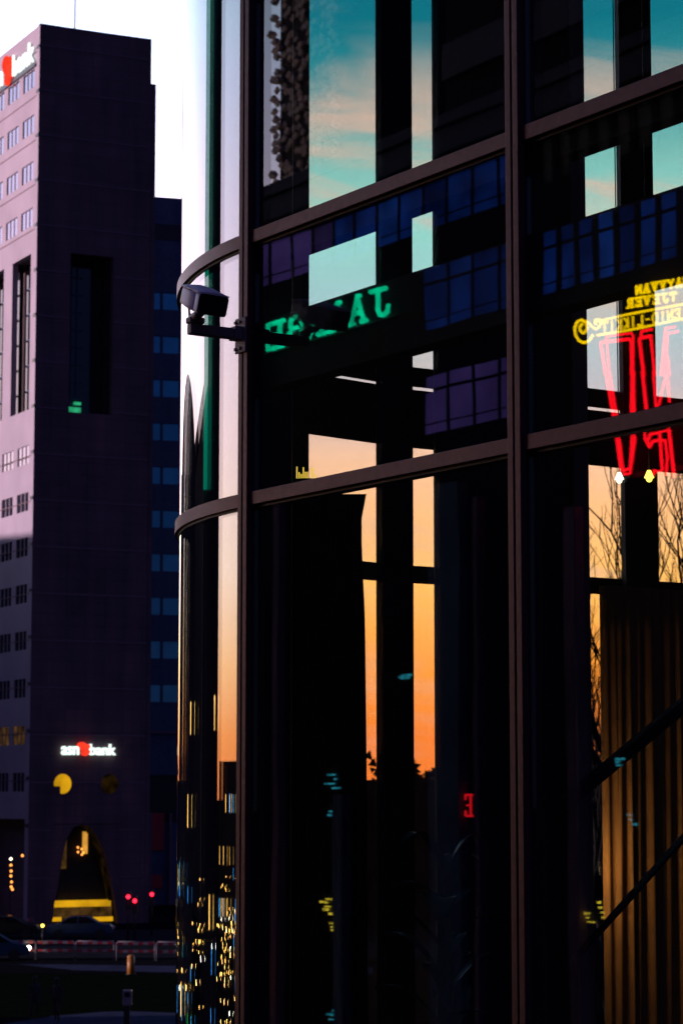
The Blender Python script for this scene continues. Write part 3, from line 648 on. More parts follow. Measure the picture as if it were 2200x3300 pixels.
# small lit signs low on the same facade
def lit_sign(px0, py0, px1, py1, mt, label, letter=None):
    o = thing('lit_sign', label, 'sign', 'small lit signs mirrored in the lower glass'); u0, h1 = vp(px0, py0); u1, h0 = vp(px1, py1); a, b_ = sorted((u0, u1)); rr = random.Random(int(px0 + py0))
    if letter:
        for s in ST[letter]: q = MB(); q.tube([fa(a + x * (b_ - a), .15, h0 + y * (h1 - h0)) for x, y in s], .035, 6); q.build('letter', mt, o)
    else:
        q = MB(); n = max(3, int((h1 - h0) / .12))
        for i in range(n):
            c_ = rr.uniform(a, b_); w_ = rr.uniform(.1, .45) * (b_ - a); hh = h0 + (h1 - h0) * i / n; q.box(c_ - w_, c_ + w_, .05, .12, hh, hh + rr.uniform(.04, .09), fa)
        q.build('display', mt, o)
    q = MB(); q.box(a - .1, b_ + .1, .002, .045, h0 - .1, h1 + .1, fa); q.build('backing', M['metal'], o)
    return recenter(o, tuple(fa((a + b_) / 2, 0, h0)))
for a in ((1060, 2485, 1090, 2542, 'e_cyan', 'small cyan lit sign mirrored in the left bay, topmost of its column of lights'), (1066, 2594, 1090, 2632, 'e_cyan', 'small bluish lit sign mirrored just below the topmost cyan one'),
          (1045, 2885, 1075, 2948, 'e_yel2', 'yellow lit sign mirrored low in the left bay, upper of two yellow ones'), (1062, 2965, 1082, 3000, 'e_yel2', 'yellow lit sign mirrored low in the left bay, lower of two yellow ones'),
          (1062, 3245, 1095, 3292, 'e_cyan', 'white and cyan lit sign mirrored at the very bottom of the left bay'), (1288, 2178, 1328, 2188, 'e_cyan', 'thin pale lit strip mirrored on the dark column between the two orange sky panes'),
          (1898, 2935, 1922, 2975, 'e_yel2', 'yellow lit sign mirrored at the left edge of the amber curtain'), (1935, 2895, 1952, 2960, 'e_yel2', 'yellow lit sign mirrored on the amber curtain where the handrail meets it'), (2032, 2615, 2052, 2660, 'e_cyan', 'teal lit sign mirrored on the upper amber curtain'), (1980, 2440, 2010, 2468, 'e_cyan', 'teal lit sign mirrored on the black stair stringer')):
    lit_sign(a[0], a[1], a[2], a[3], M[a[4]], a[5])
lit_sign(1508, 2562, 1532, 2628, M['e_dimred'], 'small red neon letter mirrored near the right mullion', 'E')

# ================================================================== bank tower
DT = 173.0
tc0 = at_y(135, 75, DT); TP = Vector((tc0.x, tc0.y, 0)); a_ = R_(27.3)
dl = Vector((-math.sin(a_), math.cos(a_), 0)); dr = Vector((math.cos(a_), math.sin(a_), 0)); nl = Vector((-math.cos(a_), -math.sin(a_), 0)); nr = Vector((math.sin(a_), -math.cos(a_), 0))
TH = tc0.z
BK = .7
def bend(s): return BK * max(0, s / 14.0) ** 2
frL = frame(TP, dl, nl); _r = frame(TP, dr, nr)
def frR(s, n, h): return _r(s, n + bend(s), h)
def tl(x, y): p = hit(x, y, TP, nl); return (p - Vector((TP.x, TP.y, 0))).dot(dl), p.z
def tr(x, y):
    p = hit(x, y, TP, nr); return (p - Vector((TP.x, TP.y, 0))).dot(dr), p.z
bt = thing('bank_tower', 'tall bank tower with a sunlit pinkish left face and a dark right face', 'building')
WR = tr(475, 1200)[0]; LL = 24.0
# left face
FLH = 3.40
sw = [tl(x, 300)[0] for x in (112, 76, 71, 28)]
modL = sw[3] - sw[1]; wL = sw[1] - sw[0]; s_first = sw[0]
rows = [tl(112, y)[1] for y in (278, 424, 573, 722)] + [tl(104, y)[1] for y in (1489, 1641, 1787, 1938, 2090, 2245, 2398, 2551)]
holesL = []; winL = []
for j, hb in enumerate(rows):
    for i in range(int((LL - 1) / modL)):
        s0 = s_first + i * modL; holesL.append((s0, s0 + wL, hb, hb + 1.35)); winL.append((s0, s0 + wL, hb, hb + 1.35, j))
rcs = [tl(100, 900)[0], tl(41, 900)[0], tl(14, 900)[0]]; rh1 = tl(100, 818)[1]; rh0 = tl(97, 1318)[1]
rw = rcs[1] - rcs[0]; recs = [(rcs[0], rcs[1]), (rcs[2], rcs[2] + rw), (rcs[2] + rw + (rcs[2] - rcs[1]), rcs[2] + 2 * rw + (rcs[2] - rcs[1]))]
for a, b_ in recs: holesL.append((a, b_, rh0, rh1))
ge = [tl(77, 2880)[0], tl(-60, 2880)[0]]; holesL.append((ge[0], ge[1], .1, tl(70, 2640)[1]))
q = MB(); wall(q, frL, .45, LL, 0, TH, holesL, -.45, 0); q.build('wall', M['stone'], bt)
for (a, b_, h0, h1, j) in winL:
    lit = (j == 10 and a < s_first + modL * 1.5)
    q = MB(); q.box(a, b_, -.30, -.07, h0, h1, frL); w_ = q.build('window', M['e_dim'] if lit else M['tglass'] if j < 6 else M['dglass'], bt)  # rows below the shadow line get darker glass, painting their shade
    for k in (1, 2): c_ = a + (b_ - a) * k / 3; q = MB(); q.box(c_ - .05, c_ + .05, -.068, -.03, h0, h1, frL); q.build('window_bar', M['stone'], w_)
for a, b_ in recs:
    q = MB(); q.box(a - .1, b_ + .1, -1.4, -1.2, rh0 - .1, rh1 + .1, frL); g_ = q.build('recess_glazing', M['dglass'], bt)
    q = MB(); nb = 6
    for k in range(1, nb): h_ = rh0 + (rh1 - rh0) * k / nb; q.box(a, b_, -1.19, -1.1, h_ - .06, h_ + .06, frL)
    for k in range(1, 4): s_ = a + (b_ - a) * k / 4; q.box(s_ - .05, s_ + .05, -1.185, -1.12, rh0, rh1, frL)
    q.build('glazing_bars', M['blueclad'], g_)
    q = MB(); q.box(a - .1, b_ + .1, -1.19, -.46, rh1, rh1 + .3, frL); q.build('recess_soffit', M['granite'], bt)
# corner pier with joint ticks
q = MB(); q.box(0, .45, -.45, .12, 0, TH, frL); q.build('corner_pier', M['stone'], bt)
for k in range(19):
    h_ = tl(131, 150)[1] - k * FLH * .985
    if h_ > 5: q = MB(); q.box(-.03, .5, .121, .17, h_ - .12, h_ + .12, frL); q.build('pier_joint', M['metal'], bt)
for k in range(18):
    h_ = TH - 1.9 - k * FLH * .985
    if not (rh0 - .4 < h_ < rh1 + .4) and h_ > 8: q = MB(); q.box(.46, LL, .001, .02, h_ - .035, h_ + .035, frL); q.build('panel_joint', M['granite'], bt)
# right face
rr0 = tr(225, 1100)[0]; rr1 = tr(362, 1100)[0]; rt = tr(225, 815)[1]; rbm = tr(225, 1328)[1]
ar0 = tr(170, 2900)[0]; ar1 = tr(377, 2900)[0]; art = tr(260, 2655)[1]
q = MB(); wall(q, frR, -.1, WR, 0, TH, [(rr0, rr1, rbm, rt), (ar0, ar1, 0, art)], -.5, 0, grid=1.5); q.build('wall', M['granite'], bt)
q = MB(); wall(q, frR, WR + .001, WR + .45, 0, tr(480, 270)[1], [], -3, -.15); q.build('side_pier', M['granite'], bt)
q = MB(); q.box(rr0 - .2, rr1 + .2, -2.4, -2.2, rbm - .2, rt + .2, _r); g_ = q.build('recess_glazing', M['dglass'], bt)
q = MB()
for k in range(1, 9): h_ = rbm + (rt - rbm) * k / 9; q.box(rr0, rr0 + (rr1 - rr0) * .55, -2.19, -2.1, h_ - .05, h_ + .05, _r)
for k in range(1, 4): s_ = rr0 + (rr1 - rr0) * .55 * k / 4; q.box(s_ - .05, s_ + .05, -2.188, -2.12, rbm, rt, _r)
q.build('glazing_bars', M['blueclad'], g_)
q = MB(); s0 = tr(252, 1320)[0]; s1 = tr(292, 1320)[0]; hz0 = tr(270, 1333)[1]
q.box(s0, s1, -2.09, -1.9, hz0 + .05, hz0 + .75, _r); q.box(s0 + .45, s1, -2.09, -1.9, hz0 + .95, hz0 + 1.15, _r); q.build('lit_lobby_window', M['e_gteal'], bt)
for k in range(19):
    h_ = tr(300, 169)[1] - k * FLH * .992
    segs = [(0, WR)]
    if rbm - .2 < h_ < rt + .2: segs = [(0, rr0 - .1), (rr1 + .1, WR)]
    if h_ < art: segs = [(0, ar0 - .1), (ar1 + .1, WR)]
    if h_ < 1: continue
    for a, b_ in segs:
        k_ = max(1, int((b_ - a) / 1.5)); q = MB()
        for i in range(k_): q.box(a + (b_ - a) * i / k_, a + (b_ - a) * (i + 1) / k_, .001, .03, h_ - .06, h_ + .06, frR)
        q.build('string_course', M['joint'], bt)
# arch opening: side fillets, reveal and lit lobby
def trc(cx, cy): return tr(cx / 1.96, 2250 + cy / 1.96)
lft = [trc(*p) for p in ((335, 1400), (345, 1300), (370, 1180), (395, 1000), (425, 880), (465, 815), (520, 798))]
rgt = [trc(*p) for p in ((740, 1400), (722, 1280), (695, 1120), (655, 965), (610, 870), (570, 815), (520, 798))]
q = MB()
for i in range(len(lft) - 1): q.prism([(ar0, max(0, lft[i][1])), (lft[i][0], max(0, lft[i][1])), lft[i + 1], (ar0, lft[i + 1][1])], -.5, -.002, frR)
for i in range(len(rgt) - 1): q.prism([(rgt[i][0], max(0, rgt[i][1])), (ar1, max(0, rgt[i][1])), (ar1, rgt[i + 1][1]), rgt[i + 1]], -.5, -.002, frR)
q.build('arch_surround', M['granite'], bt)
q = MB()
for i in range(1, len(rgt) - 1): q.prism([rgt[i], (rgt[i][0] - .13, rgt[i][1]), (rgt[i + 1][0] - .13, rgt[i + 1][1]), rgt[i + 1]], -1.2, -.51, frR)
q.build('arch_reveal', M['e_dimmer'], bt)  # reveal glows faintly, painting lobby light onto its inner edge
q = MB(); q.box(ar0, ar1, -1.7, -1.5, 0, art + .3, _r); q.build('lobby_wall', M['dark'], bt)
def band(x0, y0, x1, y1, n0, n1, m, name):
    a = trc(x0, y0); b_ = trc(x1, y1); q = MB(); q.box(a[0], b_[0], n0, n1, b_[1], a[1], _r); q.build(name, m, bt)
band(340, 1283, 728, 1322, -1.0, -.8, M['e_yellow'], 'lit_fascia'); band(338, 1325, 732, 1385, -.95, -.75, M['e_dim'], 'fascia_panel')
band(330, 1388, 412, 1412, -.9, -.7, M['e_yellow'], 'lit_window'); band(605, 1385, 738, 1410, -.9, -.7, M['e_yellow'], 'lit_window')
band(570, 845, 596, 985, -1.49, -1.3, M['e_amber'], 'lit_window'); band(425, 880, 462, 1080, -1.49, -1.3, M['e_dim'], 'lit_window')
q = MB()
for i, (x, y) in enumerate(((532, 945), (556, 955), (533, 974), (558, 990), (566, 978))): c_ = trc(x, y); q.ball(_r(c_[0], -1.2, c_[1]), .08, 8, 6)
q.build('lobby_bulbs', M['e_bulbo'], bt)
# round windows
def disc(cx, cy, rx, ry, notch=False):
    o = []
    for i in range(28):
        a = 2 * math.pi * i / 28; x, y = cx + rx * math.cos(a), cy + ry * math.sin(a)
        o.append(trc(x, y))
    return o
def rdisc(cx, cy, m, notch):
    c_ = trc(cx, cy); r_ = .64
    q = MB(); o_ = [(c_[0] + 1.02 * r_ * math.cos(2 * math.pi * i / 28), c_[1] + 1.1 * r_ * math.sin(2 * math.pi * i / 28)) for i in range(28)]
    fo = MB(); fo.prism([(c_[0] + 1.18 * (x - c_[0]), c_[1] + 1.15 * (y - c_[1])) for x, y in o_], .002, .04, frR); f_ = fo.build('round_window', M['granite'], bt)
    if notch: o_ = [p for p in o_ if not (p[0] < c_[0] - .17 and p[1] < c_[1] - .18)]; o_.append((c_[0] - .17, c_[1] - .18)); o_.sort(key=lambda p: math.atan2(p[1] - c_[1] - .1, p[0] - c_[0] - .1))
    q.prism(o_, .041, .06, frR); q.build('pane', m, f_)
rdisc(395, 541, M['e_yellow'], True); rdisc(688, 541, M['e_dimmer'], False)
# gate opening of the left face: lit lobby
q = MB(); q.box(ge[0] - .2, ge[1], -2.5, -2.3, 0, 14, frL); q.build('lobby_wall', M['dark'], bt)
def bandl(x0, y0, x1, y1, n0, n1, m, name):
    a = tl(x0, y0); b_ = tl(x1, y1); q = MB(); q.box(min(a[0], b_[0]), max(a[0], b_[0]), n0, n1, min(a[1], b_[1]), max(a[1], b_[1]), frL); q.build(name, m, bt)
bandl(30, 2901, 76, 2925, -2.2, -2.0, M['e_yellow'], 'lit_fascia'); bandl(-60, 2926, 76, 2960, -2.1, -1.9, M['e_dim'], 'fascia_panel'); bandl(10, 2822, 22, 2885, -2.1, -1.9, M['e_dim'], 'lit_window')
# body and roof behind the faces
q = MB(); p0 = frL(.5, -.46, 0); bd = [frL(3.7, -1.5, 0), frL(LL, -1.5, 0), frL(LL, -WR + .5, 0), frL(3.7, -WR + .6, 0)]
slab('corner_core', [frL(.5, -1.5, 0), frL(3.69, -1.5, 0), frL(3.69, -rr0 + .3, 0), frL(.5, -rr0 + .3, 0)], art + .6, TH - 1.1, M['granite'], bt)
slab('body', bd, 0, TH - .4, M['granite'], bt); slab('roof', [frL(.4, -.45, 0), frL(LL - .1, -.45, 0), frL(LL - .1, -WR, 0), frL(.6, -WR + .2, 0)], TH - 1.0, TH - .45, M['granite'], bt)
recenter(bt, tuple(TP))
an = thing('antenna_mast', 'thin white mast standing on the tower roof', 'antenna')
ap = hit(242, 60, TP + dl * 4, nr); q = MB(); q.cyl((ap.x, ap.y, TH - .5), (ap.x, ap.y, TH + 9), .07, .05, 8); q.build('mast', M['white'], an); q = MB(); q.box(ap.x - .25, ap.x + .25, ap.y - .25, ap.y + .25, TH - .44, TH - .2); q.build('mast_foot', M['metal'], an); recenter(an, (ap.x, ap.y, TH - .44))
# bank signs
def text_mesh(word):
    cu = bpy.data.curves.new('t', 'FONT'); cu.body = word; cu.extrude = .05; cu.offset = .012; cu.resolution_u = 3
    o = bpy.data.objects.new('t', cu); C.objects.link(o); bpy.context.view_layer.update()
    me = bpy.data.meshes.new_from_object(o.evaluated_get(bpy.context.evaluated_depsgraph_get())); bpy.data.objects.remove(o); return me
def fit(word, fr, sl, sr, h0, h1, n0, n1, m, parent, name='lettering'):
    me = text_mesh(word); xs = [v.co.x for v in me.vertices]; y_ = [v.co.y for v in me.vertices]; zs = [v.co.z for v in me.vertices]
    for v in me.vertices:
        u = (v.co.x - min(xs)) / (max(xs) - min(xs)); t = (v.co.y - min(y_)) / (max(y_) - min(y_)); z_ = (v.co.z - min(zs)) / (max(zs) - min(zs))
        v.co = fr(sl + (sr - sl) * u, n0 + (n1 - n0) * z_, h0 + (h1 - h0) * t)
    me.materials.clear(); me.materials.append(m); o = bpy.data.objects.new(name, me); C.objects.link(o); o.parent = parent; return o
def logo(fr, sl, sr, h0, h1, n0, n1, parent):
    q = MB()
    def P_(u, t): return (sl + (sr - sl) * u, h0 + (h1 - h0) * t)
    shapes = [(.33, .76, .33, .22), (.80, .66, .22, .17), (.55, .48, .22, .36), (.58, .20, .26, .20), (.82, .28, .17, .15), (.40, .62, .22, .22)]
    for k, (cx, cy, rx, ry) in enumerate(shapes):
        q.prism([P_(cx + rx * math.cos(2 * math.pi * i / 20), cy + ry * math.sin(2 * math.pi * i / 20)) for i in range(20)], n0, n1 + .013 * k, fr, False)
    q.build('emblem', M['e_red'], parent)
s1_ = thing('bank_sign', 'white lit lettering and red emblem low on the dark face of the tower', 'sign', 'lit signs of the bank')
hb = tr(230, 2433)[1]; ht = tr(230, 2405)[1]; hk = tr(300, 2398)[1]
fit('asn', frR, tr(196, 2420)[0], tr(251, 2420)[0], hb, ht, .05, .3, M['e_white'], s1_)
fit('bank', frR, tr(286, 2420)[0], tr(368, 2420)[0], hb, hk, .05, .3, M['e_white'], s1_)
logo(frR, tr(247, 2420)[0], tr(284, 2420)[0], tr(265, 2436)[1], tr(265, 2391)[1], .05, .4, s1_)
recenter(s1_, tuple(frR(tr(280, 2420)[0], 0, hb)))
s2_ = thing('bank_sign', 'white lit lettering and red emblem high on the sunlit face of the tower', 'sign', 'lit signs of the bank')
def lh(x, y): p = hit(x, y, TP + nl * .22, nl); return (p - Vector((TP.x, TP.y, 0))).dot(dl), p.z
sb, sk = lh(41, 240)[0], lh(108, 200)[0]; hB = lh(44, 247)[1]; hK = lh(44, 178)[1]
fit('bank', frL, sb, sk, hB, hK, .15, .26, M['e_white'], s2_)
sl_, sr_ = lh(9, 240)[0], lh(39.5, 240)[0]; logo(frL, sl_, sr_, hB - .35, hK + .45, .15, .28, s2_)
fit('asn', frL, sl_ + (sb - sk) * .72, sl_ + .05, hB, hB + (hK - hB) * .72, .15, .26, M['e_white'], s2_)
q = MB(); q.box(sk - .12, sl_ + (sb - sk) * .72, .125, .145, hB - .35, hB - .05, frL); q.build('sign_rail', M['metal'], s2_)
recenter(s2_, tuple(frL(sb, 0, hB)))

# ================================================================== annexe
ax = thing('annexe_building', 'dark blue lower block with paired bluish windows right of the tower', 'building')
AY = 205.0; a0 = at_y(478, 632, AY); adir = Vector((.96, .28, 0)).normalized(); anr = Vector((adir.y, -adir.x, 0)); AP = Vector((a0.x - 4, a0.y - 4 * adir.y / adir.x, 0)); fx = frame(AP, adir, anr)
def tx(x, y): p = hit(x, y, AP, anr); return (p - Vector((AP.x, AP.y, 0))).dot(adir), p.z
hx = []; AH = tx(480, 632)[1]
for k in range(12):
    y0 = 942 + k * 140.6; 
    if y0 > 2290: break
    for x0, x1 in ((482, 519), (526, 579), (586, 640), (646, 700)):
        a = tx(x0, y0); b_ = tx(x1, y0 + 55); hx.append((a[0], b_[0], tx(520, y0 + 55)[1], tx(520, y0)[1]))
q = MB(); wall(q, fx, 0, 10.3, 0, AH, hx, -.4, 0); q.build('wall', M['blueclad'], ax)
for a, b_, h0, h1 in hx:
    q = MB(); q.box(a, b_, -.38, -.2, h0, h1, fx); q.build('window', M['bglass'], ax)
q = MB()
for y0, y1 in ((722, 772), (2500, 2650)): q = MB(); q.box(0, 10.3, .002, .05, tx(520, y1)[1], tx(520, y0)[1], fx); q.build('dark_band', M['metal'], ax)
q = MB(); q.box(0, 10.3, .05, .3, tx(520, 2498)[1], tx(520, 2474)[1], fx); q.build('canopy', M['blueclad'], ax)
q = MB(); q.box(0, 10.3, .05, .2, tx(520, 2364)[1], tx(520, 2356)[1], fx); q.build('ledge', M['joint'], ax)
q = MB(); q.box(0, 10.3, -14, -.401, 0, AH - .3, fx); q.build('body', M['blueclad'], ax)
for x0, y0, x1, y1 in ((484, 2620, 527, 2740), (484, 2820, 522, 2862)):
    a = tx(x0, y0); b_ = tx(x1, y1); q = MB(); q.box(a[0], b_[0], .06, .15, b_[1], a[1], fx); q.build('red_panel', M['redpanel'], ax)
for x in (478, 542): a = tx(x, 2750); q = MB(); q.box(a[0], a[0] + .22, .16, .5, 0, tx(x, 2620)[1], fx); q.build('pillar', M['joint'], ax)
recenter(ax, tuple(AP))

# ================================================================== street things
def car(px, py, yaw, label, paint, head=False, L_=4.35):
    b0 = on_ground(px, py); o = thing('parked_car', label, 'car', 'cars by the tower'); cs, sn = math.cos(yaw), math.sin(yaw)
    def fr(s, n, h): return Vector((b0.x + s * cs - n * sn, b0.y + s * sn + n * cs, h + .01))
    prof = [(-2.15, .32), (-2.17, .62), (-2.05, .86), (-1.35, .95), (-.75, 1.38), (-.2, 1.46), (.55, 1.42), (1.25, 1.02), (1.95, .9), (2.15, .66), (2.17, .34), (1.7, .28), (-1.7, .28)]
    q = MB(); q.prism(prof, -.86, .86, fr); q.build('body', paint, o, .06)
    q = MB(); q.prism([(-1.22, .98), (-.72, 1.34), (-.15, 1.40), (-.15, .98)], -.875, .875, fr); q.prism([(-.05, .98), (-.05, 1.40), (.52, 1.36), (1.08, 1.02)], -.875, .875, fr); q.build('side_window', M['carglass'], o)
    for s in (-1.35, 1.32):
        for n in (-.8, .8):
            q = MB(); q.cyl(fr(s, n - .1, .31), fr(s, n + .1, .31), .32, .32, 18); w_ = q.build('wheel', M['rubber'], o)
            q = MB(); q.cyl(fr(s, n - .11, .31), fr(s, n + .11, .31), .19, .19, 14); q.build('rim', M['metal'], w_)
    for n in (-.6, .6):
        q = MB(); q.ball(fr(2.12, n, .68), .11, 10, 6); q.build('headlight', M['e_head'] if head and n < 0 else M['white'], o)
        q = MB(); q.box(-2.19, -2.12, n - .14, n + .14, .62, .78, fr); q.build('tail_light', M['red'], o)
    return recenter(o, (b0.x, b0.y, 0))
bluep = mat('car_paint_blue', (.03, .07, .14), .2, .4, .8, var=.05)
car(258, 3024, R_(4), 'dark blue hatchback parked behind the second and third barriers', bluep)
car(20, 3024, R_(3), 'dark car half outside the left edge of the picture, behind the barriers', M['carpaint'])
car(-32, 3094, R_(10), 'dark blue car with one bright headlight at the left edge', bluep, True)
def barrier():
    o = thing('street_barrier', '', 'barrier')
    for z_ in (.95, .52):
        for i in range(7):
            q = MB(); q.box(-.98 + i * .28, -.98 + (i + 1) * .28, -.015, .015, z_ - .07, z_ + .07); q.build('rail_stripe', M['red'] if i % 2 == 0 else M['white'], o)
    q = MB(); r_ = .02
    q.tube([(-1.06, 0, .03), (-1.06, 0, .95), (-.98, 0, 1.05), (.98, 0, 1.05), (1.06, 0, .95), (1.06, 0, .03)], r_, 6); q.build('frame', M['greybox'], o)
    for x in (-1.06, 1.06): q = MB(); q.box(x - .03, x + .03, -.3, .3, .0, .03); q.build('foot', M['metal'], o)
    return o
def dup(o):
    r = o.copy(); C.objects.link(r)
    for ch_ in [x for x in C.objects if x.parent is o]:
        c_ = ch_.copy(); C.objects.link(c_); c_.parent = r
        for g in [x for x in C.objects if x.parent is ch_]: g2 = g.copy(); C.objects.link(g2); g2.parent = c_
    return r
b0 = barrier(); lab = [(52, 3092, 'red and white street barrier at the left edge, behind the bright headlight'), (178, 3093, 'red and white street barrier second from the left'), (306, 3094, 'red and white street barrier third from the left'),
    (437, 3096, 'red and white street barrier just behind the orange bollard'), (566, 3097, 'red and white street barrier next to the curved glass'), (58, 3012, 'red and white street barrier farther back, left of the yellow lamp')]
for i, (x, y, l) in enumerate(lab):
    o = b0 if i == 0 else dup(b0); p = on_ground(x, y); o.location = p; o.rotation_euler = (0, 0, R_(2 + i)); tag(o, l, 'barrier', 'red and white barriers along the road')
ob_ = thing('bollard', 'orange bollard standing at the far edge of the lawn', 'bollard'); p = on_ground(422, 3141)
q = MB(); q.cyl((p.x, p.y, .02), (p.x, p.y, .9), .19, .19, 20); q.ball((p.x, p.y, .9), .19, 20, 8, .6); q.build('post', M['orange'], ob_); q = MB(); q.cyl((p.x, p.y, .0), (p.x, p.y, .05), .26, .26, 20); q.build('foot', M['metal'], ob_); recenter(ob_, tuple(p))
pm = thing('ticket_machine', 'pale mauve ticket machine on a black post beside the path', 'machine'); pp = at_y(410, 3300, 92)
zt = at_y(410, 3190, 92).z; zb = at_y(410, 3241, 92).z
q = MB(); q.box(pp.x - .17, pp.x + .17, 91.9, 92.15, zb, zt); q.build('cabinet', M['greybox'], pm, .04)
q = MB(); q.box(pp.x - .13, pp.x + .10, 91.95, 92.1, .02, zb); q.build('post', M['metal'], pm, .02); q = MB(); q.box(pp.x - .1, pp.x + .1, 91.885, 91.899, zt - .25, zt - .08); q.build('screen', M['carglass'], pm); recenter(pm, (pp.x, 92, 0))
def signal(px, py, yd, label, n=1):
    p = at_y(px, py, yd); o = thing('traffic_light', label, 'traffic light', 'traffic lights showing red')
    q = MB(); q.cyl((p.x, p.y, 0), (p.x, p.y, p.z + .3), .06, .06, 8); q.build('pole', M['metal'], o)
    q = MB(); q.box(p.x - .17, p.x + .17, p.y - .05, p.y + .2, p.z - .8, p.z + .25); q.build('signal_head', M['metal'], o, .03)
    q = MB(); q.ball((p.x, p.y - .06, p.z), .12, 12, 8); q.build('red_lens', M['e_tail'], o); return recenter(o, (p.x, p.y, 0))
signal(414, 2890, 152, 'red traffic light in front of the tower base, left one of the close pair'); signal(435, 2903, 152, 'red traffic light in front of the tower base, right one of the close pair'); signal(490, 2882, 160, 'red traffic light in front of the dark blue annexe')
def small_lamp(px, py, yd, mt, label, name='lamp_post', r=.1, cat='lamp'):
    p = at_y(px, py, yd); o = thing(name, label, cat); q = MB(); q.cyl((p.x, p.y, 0), (p.x, p.y, p.z - r), .04, .04, 8); q.build('post', M['metal'], o)
    q = MB(); q.ball(p, r, 12, 8); q.build('lantern', mt, o); return recenter(o, (p.x, p.y, 0))
small_lamp(138, 2983, 150, M['e_lamp'], 'small yellow lamp on a post between the parked cars')
sg = thing('string_lights', 'vertical string of orange bulbs at the lit entrance left of the tower corner', 'lights')
for i, (x, y) in enumerate(((36, 2768), (36, 2788), (37, 2807), (36, 2823), (38, 2842), (37, 2858), (41, 2866), (73, 2757))):
    p = at_y(x, y, 168); q = MB(); q.ball(p, .09, 10, 6); q.build('bulb', M['e_lampw'] if i == 0 else M['e_bulbo'], sg)
p0 = at_y(36, 2760, 168); p1 = at_y(38, 2880, 168); q = MB(); q.cyl(p0, (p0.x, p0.y, 0), .03, .03, 6); q.build('pole', M['metal'], sg); recenter(sg, (p0.x, p0.y, 0))
# two pedestrians on the lawn path
def person(px, py, yaw, label):
    g = on_ground(px, py); o = thing('person', label, 'person', 'pedestrians')
    J = [(0, 0, .93, .13), (0, 0, 1.15, .13), (0, 0, 1.40, .15), (0, 0, 1.50, .06), (0, -.01, 1.60, .085), (0, -.01, 1.70, .09),
         (.19, 0, 1.40, .055), (.24, .03, 1.14, .045), (.22, -.08, .92, .035), (.21, -.11, .84, .03), (-.19, 0, 1.40, .055), (-.24, .02, 1.14, .045), (-.22, -.06, .92, .035), (-.21, -.09, .84, .03),
         (.10, 0, .88, .09), (.11, -.10, .50, .06), (.11, .02, .10, .04), (.11, -.12, .04, .035), (-.10, 0, .88, .09), (-.11, .06, .50, .06), (-.11, .20, .12, .04), (-.11, .10, .05, .035)]
    E_ = [(0, 1), (1, 2), (2, 3), (3, 4), (4, 5), (2, 6), (6, 7), (7, 8), (8, 9), (2, 10), (10, 11), (11, 12), (12, 13), (0, 14), (14, 15), (15, 16), (16, 17), (0, 18), (18, 19), (19, 20), (20, 21)]
    c_, s_ = math.cos(yaw), math.sin(yaw)
    me = bpy.data.meshes.new('body'); me.from_pydata([(a * c_ - b_ * s_, a * s_ + b_ * c_, z_) for a, b_, z_, r_ in J], E_, []); ob2 = bpy.data.objects.new('body', me); C.objects.link(ob2)
    sk_ = ob2.modifiers.new('skin', 'SKIN'); me.skin_vertices[0].data[0].use_root = True
    for i, j in enumerate(J): me.skin_vertices[0].data[i].radius = (j[3], j[3])
    ss = ob2.modifiers.new('sub', 'SUBSURF'); ss.levels = 2; ss.render_levels = 2; me.materials.append(M['cloth']); ob2.parent = o
    q = MB(); q.ball((-.01 * s_, -.02 * c_, 1.69), .108, 14, 10, 1.15); q.build('hair', M['cloth'], o); o.location = (g.x, g.y, .02); return o
person(112, 3290, R_(30), 'person in dark clothes walking on the lawn at the lower left, left one of two'); person(182, 3296, R_(-20), 'person in dark clothes walking on the lawn at the lower left, right one of two')

# ================================================================== city to the left, seen only in the curved glass
GC = Vector((-.6, 12.4, 0))
def pol(beta, dist): return Vector((GC.x - dist * math.sin(R_(beta)), GC.y + dist * math.cos(R_(beta)), 0))
def city_block(name, label, b0_, b1_, dist, depth, top, m, lit=.25, wm='e_wamber', rowh=3.4, modw=3.0, seed=1, maxw=90):
    A_ = pol(b0_, dist); B_ = pol(b1_, dist); d_ = (B_ - A_).normalized(); n_ = Vector((d_.y, -d_.x, 0))
    if n_.dot(GC - A_) < 0: n_ = -n_
    fr = frame(A_, d_, n_); ln = (B_ - A_).length; o = thing(name, label, 'building'); q = MB(); q.box(0, ln, -depth, 0, 0, top, fr); q.build('wall', m, o); rn = random.Random(seed); k = 0
    for j in range(int(top / rowh)):
        for i in range(int(ln / modw)):
            if rn.random() < lit and k < maxw:
                q = MB(); q.box(i * modw + .6, i * modw + 1.6, .01, .05, j * rowh + 1.2, j * rowh + 2.4, fr); q.build('window', M[wm] if rn.random() < .75 else M['e_blue'], o); k += 1
    return recenter(o, tuple(A_)), fr, ln
_, fra, lna = city_block('apartment_block', 'dark apartment block with an arched roof and few lit windows, mirrored in the curved glass', 15, 32, 78, 14, CZ + 11.0, M['block'], .10, seed=2)
q = MB(); q.prism([(lna / 2 + lna * .5 * math.cos(math.pi * i / 20), CZ + 11.05 + 4.6 * math.sin(math.pi * i / 20)) for i in range(21)], -14, -.05, fra); tag(q.build('arched_roof', M['block']), 'dark arched roof of the mirrored apartment block', 'roof')
